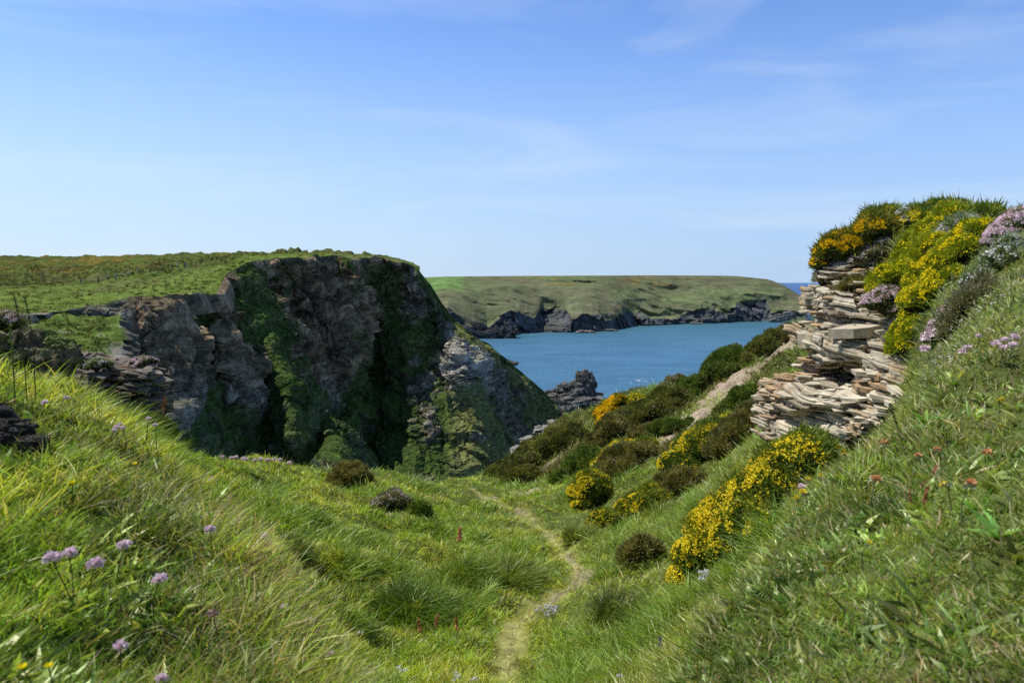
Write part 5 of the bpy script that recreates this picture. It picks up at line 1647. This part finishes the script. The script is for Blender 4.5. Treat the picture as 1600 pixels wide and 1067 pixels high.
rad = RNG.uniform(.18, .55, n) * np.interp(c0[:, 1], [60, 110, 200, 300], [.45, .7, .8, .5])
d = unit(RNG.normal(size=(n, k_, 3)) + np.array([0, 0, .7])); d[..., 2] = np.abs(d[..., 2])
p = c0[:, None] + d * rad[:, None, None] * np.array([.9, .9, .25])
gz = smooth01(fbm(c0 / np.array([14, 40, 14]), 4, 73) + fbm(c0 / np.array([4, 12, 4]), 4, 74) * 1.1, -.05, .35) * (c0[:, 1] > 185) * (c0[:, 0] < -62)
yel = RNG.random(n) < gz * .22
ca = mixc(np.array([.075, .095, .028]), np.array([.20, .21, .07]), RNG.random((n, 1)))
br = RNG.random(n) < .18
ca = np.where(br[:, None], np.array([.14, .115, .08]), ca); ca = np.where(yel[:, None], np.array([.62, .40, .03]), ca)
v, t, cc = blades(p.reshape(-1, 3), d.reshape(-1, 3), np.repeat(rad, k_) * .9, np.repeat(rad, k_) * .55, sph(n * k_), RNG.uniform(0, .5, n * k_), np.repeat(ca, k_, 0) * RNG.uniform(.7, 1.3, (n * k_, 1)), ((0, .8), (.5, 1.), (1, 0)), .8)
o = mesh_obj('heath_scrub', v, t, M_HEATH, col=cc)
tag(o, 'low heather and gorse scrub scattered over the clifftop', 'scrub', kind='stuff')
# ------------------------------------------------------------------ walkers on the clifftop
def plain_mat(name, colr, rough=.8):
    m, nt, out = new_mat(name)
    tcx = N(nt, 'TexCoord'); nz = N(nt, 'TexNoise'); nz.inputs['Scale'].default_value = 14
    mr_ = N(nt, 'MapRange'); mr_.inputs['To Min'].default_value = .8; mr_.inputs['To Max'].default_value = 1.2
    sc_ = N(nt, 'VectorMath', operation='SCALE'); sc_.inputs[0].default_value = colr[:3]
    d = N(nt, 'BsdfDiffuse')
    nt.links.new(tcx.outputs['Object'], nz.inputs['Vector']); nt.links.new(nz.outputs['Fac'], mr_.inputs['Value'])
    nt.links.new(mr_.outputs[0], sc_.inputs['Scale']); nt.links.new(sc_.outputs[0], d.inputs['Color'])
    nt.links.new(d.outputs[0], out.inputs[0])
    return m


M_SKIN = plain_mat('skin', (.45, .28, .20))
CL = {k: plain_mat('cloth_' + k, v) for k, v in dict(navy=(.06, .09, .20), black=(.015, .015, .018), white=(.75, .76, .78), blue=(.06, .19, .48), grey=(.22, .24, .27),
      cream=(.62, .60, .50), teal=(.12, .42, .40), lime=(.55, .60, .25), olive=(.12, .14, .07), light_blue=(.35, .50, .68), khaki=(.33, .28, .19), brown=(.10, .06, .035)).items()}


def skin_obj(name, verts, edges, radii, mat, parent, root=0):
    me = bpy.data.meshes.new(name)
    me.from_pydata([tuple(v) for v in verts], edges, [])
    o = bpy.data.objects.new(name, me); link(o); o.parent = parent
    md = o.modifiers.new('skin', 'SKIN')
    if not me.skin_vertices:
        me.skin_vertices.new()
    for i, r_ in enumerate(radii):
        me.skin_vertices[0].data[i].radius = (r_, r_) if np.isscalar(r_) else r_
    me.skin_vertices[0].data[root].use_root = True
    md.use_smooth_shade = True
    sb = o.modifiers.new('sub', 'SUBSURF'); sb.levels = 1; sb.render_levels = 1
    me.materials.append(mat)
    return o


def person(label, px, py, hpx, top, legs, hat, yaw, stride, arms=0.3, bend=0.0, pack=None, rod=False):
    base = on_clifftop(px, py) + np.array([0, 0, .02])
    H = float(np.clip(hpx * base[1] / F, 1.62, 1.92))
    s = H / 1.75
    root = empty('person', base); root.rotation_euler = (0, 0, yaw)
    tag(root, label, 'person', 'walkers strung out across the clifftop')
    st = stride
    hip = np.array([0, 0, .93]); chest = np.array([bend * .25, 0, 1.30 - bend * .05]); neck = np.array([bend * .4, 0, 1.48 - bend * .12]); head = np.array([bend * .5 + .02, 0, 1.62 - bend * .16])
    kl = np.array([.18 * st, .10, .50]); fl = np.array([.30 * st, .10, .06]); tl = fl + np.array([.16, .02, -.02])
    kr = np.array([-.02 * st, -.10, .50]); fr = np.array([-.34 * st, -.10, .08]); tr = fr + np.array([.15, -.02, -.03])
    sl_ = chest + np.array([0, .19, .09]); el = sl_ + np.array([.05 + arms * .1, .06, -.27]); wl = el + np.array([.10 + arms * .2, -.02, -.22 + arms * .25]); hl = wl + np.array([.05, 0, -.07])
    sr = chest + np.array([0, -.19, .09]); er = sr + np.array([-.06 + arms * .05, -.06, -.27]); wr = er + np.array([.12 + arms * .1, .02, -.22 + arms * .15]); hr = wr + np.array([.04, 0, -.07])
    V = np.array([hip, chest, neck, head, head + np.array([.0, 0, .11]), kl, fl, tl, kr, fr, tr, sl_, el, wl, hl, sr, er, wr, hr]) * s
    E = [(0, 1), (1, 2), (2, 3), (3, 4), (0, 5), (5, 6), (6, 7), (0, 8), (8, 9), (9, 10), (1, 11), (11, 12), (12, 13), (13, 14), (1, 15), (15, 16), (16, 17), (17, 18)]
    R = [.12, .13, .055, .09, .07, .065, .04, .035, .065, .04, .035, .06, .042, .03, .032, .06, .042, .03, .032]
    skin_obj('body', V, E, [r * s for r in R], M_SKIN, root)
    Vt = np.array([hip + [0, 0, -.02], chest, chest + [0, 0, .14], sl_, el, wl, sr, er, wr]) * s
    skin_obj('jacket', Vt, [(0, 1), (1, 2), (1, 3), (3, 4), (4, 5), (1, 6), (6, 7), (7, 8)], [r * s for r in [.155, .165, .08, .085, .062, .05, .085, .062, .05]], CL[top], root)
    Vl = np.array([hip + [0, 0, .02], kl, fl + [0, 0, .03], kr, fr + [0, 0, .03]]) * s
    skin_obj('trousers', Vl, [(0, 1), (1, 2), (0, 3), (3, 4)], [r * s for r in [.145, .085, .06, .085, .06]], CL[legs], root)
    skin_obj('hat' if hat in ('white', 'cream', 'navy') else 'hair', np.array([head + [-.015, 0, .05], head + [-.01, 0, .13]]) * s, [(0, 1)], [.115 * s, .085 * s], CL[hat], root)
    if pack:
        skin_obj('backpack', np.array([chest + [-.20, 0, -.18], chest + [-.21, 0, .10]]) * s, [(0, 1)], [.13 * s, .14 * s], CL[pack], root)
    return root


pl = math.radians
person('walker in blue-grey jacket at the rear, leftmost and lowest of the line', 127, 447.5, 11.5, 'navy', 'grey', 'cream', pl(10), .9, pack='grey', arms=.9)
person('walker dressed all in black, second from the left', 154, 444, 11, 'black', 'black', 'brown', pl(20), .6)
person('walker in a pale top carrying a dark pack, third from the left', 169, 439.5, 9.5, 'cream', 'black', 'cream', pl(15), .8, pack='black')
person('walker in light blue with a white hat, fourth from the left', 181, 438.5, 11, 'light_blue', 'navy', 'white', pl(10), .5, pack='navy')
person('walker with a white top leaning forward, first of the close group of three', 200, 433.5, 9.5, 'white', 'grey', 'cream', pl(20), .7, bend=.5)
person('walker in olive green in the middle of the close group of three', 208, 432, 9.5, 'olive', 'black', 'cream', pl(25), .9, pack='cream')
person('walker in a blue-grey top, last of the close group of three', 217, 430.5, 10, 'grey', 'navy', 'white', pl(5), .8, pack='navy')
person('walker with pale head cover and dark green clothes between the two groups', 235.5, 428.5, 11, 'olive', 'black', 'white', pl(15), 1.0, pack='cream')
person('small dark-clothed walker at the left end of the upper group', 269, 421, 8.5, 'black', 'navy', 'white', pl(10), .4)
person('walker in white bending forward beside the upper path', 279, 422, 9.5, 'white', 'navy', 'white', pl(200), .6, bend=.8)
person('walker in a bright blue jacket in the upper group', 289, 420.5, 10, 'blue', 'navy', 'grey', pl(0), .3)
person('walker in pale lime and teal next to the bright blue one', 294.5, 419.5, 11, 'lime', 'teal', 'cream', pl(10), .2)
person('walker in light grey at the right end of the upper group', 305, 418.5, 10.5, 'grey', 'khaki', 'cream', pl(10), .5, pack='cream')
person('leading walker with black top and pale trousers, alone far to the right', 344.6, 416, 13, 'black', 'khaki', 'brown', pl(10), .3, arms=.9)

# ------------------------------------------------------------------ single flowers and stalks close to the viewer
M_STEM = foliage_mat('stems', .2, .03)


def tube(pts, r0, r1, colr, k=5):
    pts = np.asarray(pts, float); n = len(pts)
    d = np.gradient(pts, axis=0); d = unit(d)
    a_ = unit(np.cross(d, np.array([.3, .9, .2]))); b_ = np.cross(d, a_)
    ang = np.arange(k) * 2 * np.pi / k
    r_ = np.linspace(r0, r1, n)[:, None, None]
    V_ = pts[:, None] + (a_[:, None] * np.cos(ang)[None, :, None] + b_[:, None] * np.sin(ang)[None, :, None]) * r_
    T_ = []
    for i in range(n - 1):
        for j in range(k):
            j2 = (j + 1) % k
            T_ += [[i * k + j, i * k + j2, (i + 1) * k + j2], [i * k + j, (i + 1) * k + j2, (i + 1) * k + j]]
    return V_.reshape(-1, 3), np.array(T_), np.tile(np.array([colr]), (n * k, 1))


def petals(cen, rad, colr, colr2, n=70, lobes=1, flat=.8, up=(0, 0, 1)):
    """a round head made of many small cupped petals"""
    d = sph(n); d[:, 2] = np.abs(d[:, 2]) * 1.1 - .25; d = unit(d)
    p = cen + d * rad * np.array([1, 1, flat]) * RNG.uniform(.55, .9, (n, 1))
    u_ = unit(d + RNG.normal(size=(n, 3)) * .4)
    c_ = mixc(np.array(colr), np.array(colr2), RNG.random((n, 1)))
    return blades(p - d * rad * .35, u_, np.full(n, rad * .75), np.full(n, rad * .48), unit(RNG.normal(size=(n, 3))), RNG.uniform(0, .5, n), c_, ((0, .4), (.55, 1.), (1, 0)), .85)


PROTO = {}


def flower(name, label, px, py, size, kind, cat='flower', group=None, real=.024, D=None, lift=None):
    """size: width of the head in the frame; it fixes the distance together with the ground"""
    D_h = hit(px, py + size * 1.8, .6) * (.93 if py > 600 else .97) if D is None else D
    hd = P(px, py, D_h)
    gz = float(ground_z(hd[0:1], hd[1:2])[0])
    if hd[2] - gz < .03:
        hd = hd + np.array([0, 0, .03 - (hd[2] - gz)])
    if hd[2] - gz > .5:
        gz = hd[2] - .3
    base = np.array([hd[0] + RNG.normal() * .012, hd[1] + .01, gz - .01])
    root = empty(name, base); tag(root, label, cat, group)
    r_ = size * D_h / F * .5 * (.5 if kind == 'sorrel' else 1.1)
    mid = (base + hd) / 2 + RNG.normal(size=3) * .012
    pts = np.array([base, base * .55 + mid * .45, mid, mid * .5 + hd * .5, hd])
    sc = {'thrift': (.10, .13, .05), 'vetch': (.14, .18, .08), 'sorrel': (.35, .12, .06), 'butter': (.10, .17, .04), 'campion': (.13, .18, .08), 'bluebell': (.08, .13, .05), 'faded': (.18, .16, .08)}[kind]
    v, t, c_ = tube(pts, .0013 + .0001 * D_h, .0009 + .0001 * D_h, sc)
    mesh_obj('stem', v, t, M_STEM, root, c_, loc=base)
    if kind == 'thrift':
        q = petals(hd, r_, (.92, .66, .76), (.96, .88, .92), 90)
    elif kind == 'faded':
        q = petals(hd, r_, (.42, .27, .24), (.55, .42, .35), 60)
    elif kind == 'vetch':
        fc = RNG.random()
        ca, cb = ((.85, .68, .03), (.90, .78, .10)) if lift != 'orange' else ((.80, .36, .14), (.85, .58, .30))
        q = merge([petals(hd + RNG.normal(size=3) * r_ * .3, r_ * .8, ca, cb, 60), petals(hd - np.array([0, 0, r_ * .5]), r_ * .8, (.35, .40, .22), (.5, .52, .36), 30)])
    elif kind == 'butter':
        a = np.arange(5) * 2 * np.pi / 5
        d = np.stack([np.cos(a), np.sin(a), .5 + 0 * a], -1)
        q = blades(np.tile(hd, (5, 1)), unit(d), np.full(5, r_), np.full(5, r_ * 1.1), unit(np.array([[0, 0, 1.]] * 5)), np.full(5, .4), np.tile(np.array([[.88, .74, .02]]), (5, 1)), ((0, .4), (.6, 1.), (1, 0)), .9, side=np.stack([-np.sin(a), np.cos(a), 0 * a], -1))
    elif kind == 'campion':
        q = merge([petals(hd + RNG.normal(size=3) * r_ * np.array([.7, .5, .4]), r_ * .5, (.80, .78, .80), (.88, .86, .88), 26) for _ in range(4)])
    elif kind == 'bluebell':
        q = merge([petals(hd + np.array([0, 0, -k_ * r_ * .7]), r_ * .5, (.10, .10, .42), (.16, .16, .55), 18) for k_ in range(4)])
    elif kind == 'sorrel':
        n_ = 130
        tt = RNG.random(n_) ** .8
        ln = np.linalg.norm(hd - mid)
        ax_ = mid * (1 - tt[:, None]) + hd * tt[:, None]
        rr_ = r_ * (1.1 - tt) * .9
        dd_ = sph(n_)
        p = ax_ + dd_ * rr_[:, None]
        c_ = mixc(np.array([.60, .20, .13]), np.array([.72, .36, .24]), RNG.random((n_, 1)))
        q = blades(p, unit(RNG.normal(size=(n_, 3))), np.full(n_, r_ * .9), np.full(n_, r_ * .8), dd_, np.full(n_, .3), c_, ((0, .6), (.5, 1.), (1, 0)), .9)
    v, t, c_ = q
    mesh_obj('flower_head', v, t, M_PETAL, root, c_, loc=base)
    return root


FL = 'thrift flowers on the left bank'
for px, py, sz, lab in [
    (328, 827, 15, 'pink thrift head level with the end of the hay-coloured grass, upper of the bank flowers'),
    (413, 837, 12, 'pink thrift head standing at the right edge of the left bank'),
    (194, 851, 20, 'pink thrift head above the group of three on the left bank'),
    (81, 872, 24, 'leftmost pink thrift head of the group of three'),
    (108, 864, 20, 'middle pink thrift head of the group of three, partly behind the others'),
    (148, 881, 24, 'right and largest pink thrift head of the group of three'),
    (250, 904, 20, 'single pink thrift head in the middle of the left bank'),
    (443, 948, 13, 'pink thrift head on the slope of the left bank above two lower ones'),
    (483, 969, 13, 'upper of two close thrift heads low on the right side of the left bank'),
    (499, 988, 13, 'lower of two close thrift heads, whitish, near the dip'),
    (516, 1022, 13, 'thrift head closest to the bottom on the right side of the left bank'),
    (188, 1009, 20, 'pink thrift head above the bottom edge left of centre of the bank'),
    (253, 1059, 18, 'thrift head cut by the bottom edge of the view'),
    (104, 622, 9, 'upper of two small thrift heads beside the dark stone'),
    (70, 629, 10, 'lower of two small thrift heads beside the dark stone'),
    (330, 668 + 80, 9, 'tiny thrift head near the crest where the bank meets the turf'),
    (352, 776, 11, 'small pale thrift head below the crest of the left bank')]:
    flower('thrift_flower', lab, px, py, sz, 'thrift', 'flower', FL)
flower('thrift_flower', 'withered brownish thrift head on the left bank', 333, 959, 17, 'faded', 'flower', FL)
for px, py, sz, lab in [(35, 1044, 18, 'left of two yellow buttercups in the bottom left corner'), (76, 1042, 17, 'right of two yellow buttercups in the bottom left corner'),
                        (113, 755, 12, 'yellow buttercup beside the tall grass in the left bank'), (210, 726, 11, 'small orange-yellow buttercup high on the left bank')]:
    flower('buttercup', lab, px, py, sz, 'butter', 'flower', 'buttercups on the left bank')
FR = 'thrift flowers on the right bank'
for px, py, sz, lab in [(1556, 537, 12, 'leftmost head in the cluster of thrift near the right edge'), (1569, 531, 11, 'top white-pink head in the cluster of thrift near the right edge'),
                        (1586, 527, 12, 'highest head at the right in the cluster of thrift near the right edge'), (1583, 539, 12, 'lower right head in the cluster of thrift near the right edge'),
                        (1568, 543, 10, 'lowest head in the cluster of thrift near the right edge'), (1504, 549, 11, 'left of the pair of thrift heads left of the cluster'),
                        (1512, 543, 11, 'right of the pair of thrift heads left of the cluster'), (1529, 525, 8, 'tiny white thrift head above the pair'),
                        (1446, 545, 14, 'pink thrift head beside the bare slate blocks'), (1253, 760, 11, 'pinkish thrift head between the yellow vetch heads')]:
    flower('thrift_flower', lab, px, py, sz, 'thrift', 'flower', FR)
for px, py, sz, k, lab in [(1263, 750, 12, '', 'topmost left yellow vetch head on the edge of the right bank'), (1281, 744, 12, '', 'yellow vetch head at the upper right of the row on the bank edge'),
                           (1260, 770, 14, '', 'yellow vetch head in the middle of the row on the bank edge'), (1248, 779, 13, '', 'lowest yellow vetch head of the row on the bank edge'),
                           (1480, 754, 18, '', 'bright yellow vetch head between red sorrel and orange vetch'), (1383, 691, 15, 'orange', 'orange-yellow vetch head high on the right bank below the outcrop'),
                           (1369, 746, 20, 'orange', 'peach-coloured vetch head left of the red sorrel'), (1514, 755, 20, 'orange', 'peach-coloured vetch head right of the bright yellow one'),
                           (1435, 710, 13, 'orange', 'pale orange vetch head above the red sorrel'), (1464, 700, 14, 'orange', 'pale vetch head right above the sorrel spikes'),
                           (1541, 700, 19, 'orange', 'pinkish vetch head at the upper right of the bank'), (1356, 850, 10, '', 'small yellow vetch head in the middle of the right bank'),
                           (1562, 620, 14, '', 'yellow vetch head alone near the right edge below the thrift')]:
    flower('vetch_flower', lab, px, py, sz, 'vetch', 'flower', 'vetch flowers on the right bank', lift=k)
for px, py, sz, lab in [(1451, 758, 13, 'tallest red sorrel spike on the right bank'), (1463, 728, 11, 'red sorrel spike behind the tallest one'), (1421, 765, 10, 'thin red sorrel spike left of the tallest one'),
                        (1362, 680, 8, 'small red sorrel spike below the outcrop'), (653, 966, 10, 'red sorrel with a bright tip left in the dip'), (684, 960, 10, 'reddish sorrel in the middle of the three in the dip'),
                        (712, 962, 9, 'reddish sorrel nearest the path'), (719, 824, 12, 'dark red dock plant in the turf above the tussocks')]:
    flower('sorrel_spike', lab, px, py, sz, 'sorrel', 'sorrel', 'red sorrel spikes')
for px, py, sz, lab in [(1102, 899, 20, 'white campion blossom on the lower edge of the right bank'), (1165, 836, 11, 'small white campion below the biggest gorse'), (968, 1052, 13, 'white campion at the bottom right of the path'),
                        (718, 1056, 14, 'left of two white campions left of the path at the bottom'), (737, 1061, 12, 'right of two white campions left of the path at the bottom'), (622, 1046, 14, 'white campion at the bottom end of the left bank'), (563, 988, 9, 'tiny white campion beside the left bank')]:
    flower('campion_flower', lab, px, py, sz, 'campion', 'flower', 'white campions in the dip')
flower('bluebell', 'single blue bluebell low in the grass right of the path', 1032, 996, 11, 'bluebell', 'flower')
# little cluster of white heads beside the path
for q_ in range(15):
    a = RNG.uniform(0, 2 * math.pi); r_ = math.sqrt(RNG.random())
    flower('campion_flower', 'one white head of the dense campion cluster right beside the path', 854 + 17 * r_ * math.cos(a), 952 + 9 * r_ * math.sin(a), 7, 'campion', 'flower', 'campion cluster beside the path')
for q_ in range(12):
    flower('thrift_flower', 'small pale thrift head in the row along the far rim of the turf', 350 + q_ * 9 + RNG.uniform(-4, 4), 716 + q_ * .5 + RNG.uniform(-3, 3), 7, 'thrift', 'flower', 'thrift row along the far rim of the turf')
for q_ in range(10):
    a = RNG.uniform(0, 2 * math.pi); r_ = math.sqrt(RNG.random())
    flower('thrift_flower', 'small pale thrift head among the grass in front of the slaty rock', 205 + 40 * r_ * math.cos(a), 668 + 22 * r_ * math.sin(a), 7, 'thrift', 'flower', 'thrift heads in front of the slaty rock')


def stalk(label, pts, D, r_, colr, tipcol, group=None, spike=.3, name='grass_stalk'):
    w_ = np.array([P(a, b, D) for a, b in pts])
    w_[0][2] = float(ground_z(w_[0:1, 0], w_[0:1, 1])[0]) - .01 if abs(w_[0][2] - float(ground_z(w_[0:1, 0], w_[0:1, 1])[0])) < .2 else w_[0][2]
    t_ = np.linspace(0, 1, 14); s_ = np.linspace(0, 1, len(w_))
    c_ = np.stack([np.interp(t_, s_, w_[:, k_]) for k_ in range(3)], -1)
    root = empty(name, w_[0]); tag(root, label, 'stalk', group)
    v, t, cc = tube(c_, r_, r_ * .5, colr)
    mesh_obj('stem', v, t, M_STEM, root, cc, loc=w_[0])
    n_ = 60
    tt = 1 - RNG.random(n_) * spike
    p = np.stack([np.interp(tt, t_, c_[:, k_]) for k_ in range(3)], -1)
    v, t, cc = blades(p, unit(np.array([0, 0, 1.]) + RNG.normal(size=(n_, 3)) * .5), np.full(n_, r_ * 4.5), np.full(n_, r_ * 1.5), sph(n_), np.full(n_, .3), np.tile(np.array([tipcol]), (n_, 1)), ((0, .5), (.5, 1.), (1, 0)), .9)
    mesh_obj('seed_head', v, t, M_STEM, root, cc, loc=w_[0])
    return root


SG = 'tall seed stalks'
stalk('left of two tall dark seed stalks above the left bank against the heath', [(40, 578), (36, 530), (28, 490), (22, 464)], 2.6, .0018, (.09, .08, .045), (.12, .09, .05), SG)
stalk('right of two tall dark seed stalks above the left bank', [(54, 578), (51, 530), (45, 492), (38, 464)], 2.6, .0018, (.09, .08, .045), (.12, .09, .05), SG)
stalk('tall pale green leafy stalk left of the two dark stalks', [(22, 596), (20, 560), (16, 530), (15, 508)], 2.5, .0028, (.20, .26, .08), (.22, .28, .09), SG, .8)
stalk('dark curved plantain stalk crossing the right bank below the outcrop', [(1424, 752), (1416, 716), (1404, 672), (1393, 640)], 2.2, .0018, (.09, .07, .035), (.12, .08, .04), SG, .25)
stalk('rusty dried dock standing in front of the slaty rock', [(255, 660), (255, 645), (257, 632), (256, 620)], 12.5, .012, (.30, .14, .05), (.36, .16, .06), SG, .7)
for q_, (a, b, h_) in enumerate([(640, 742, 10), (648, 744, 12), (656, 746, 9), (652, 748, 16), (504, 728, 9), (516, 728, 11), (676, 752, 8)]):
    stalk('short dark seed stalk on the rim of the turf against the shaded cliff', [(a, b + 4), (a + 1, b - h_ / 2), (a + 3, b - h_)], hit(a, b + 3, 4), .006, (.14, .12, .06), (.18, .13, .07), 'seed stalks along the rim of the turf', .4)
# bleached twigs on the right
tw = []
for q_ in range(26):
    c0 = P(RNG.uniform(1478, 1545), RNG.uniform(440, 500), 5.0) + np.array([0, RNG.uniform(-.1, .1), 0])
    d = unit(RNG.normal(size=3) * np.array([1, .6, .8]))
    L1 = RNG.uniform(.06, .16)
    pts = [c0]
    for k_ in range(5):
        d = unit(d + RNG.normal(size=3) * .45); pts.append(pts[-1] + d * L1 / 5)
    tw.append(tube(np.array(pts), .0035, .0012, (.42, .39, .34), 4))
v, t, cc = merge(tw)
o = mesh_obj('dead_branches', v, t, M_STEM, col=cc, loc=P(1510, 495, 5.0)); tag(o, 'bleached dead branches sticking out right of the lowest green mound', 'branches')
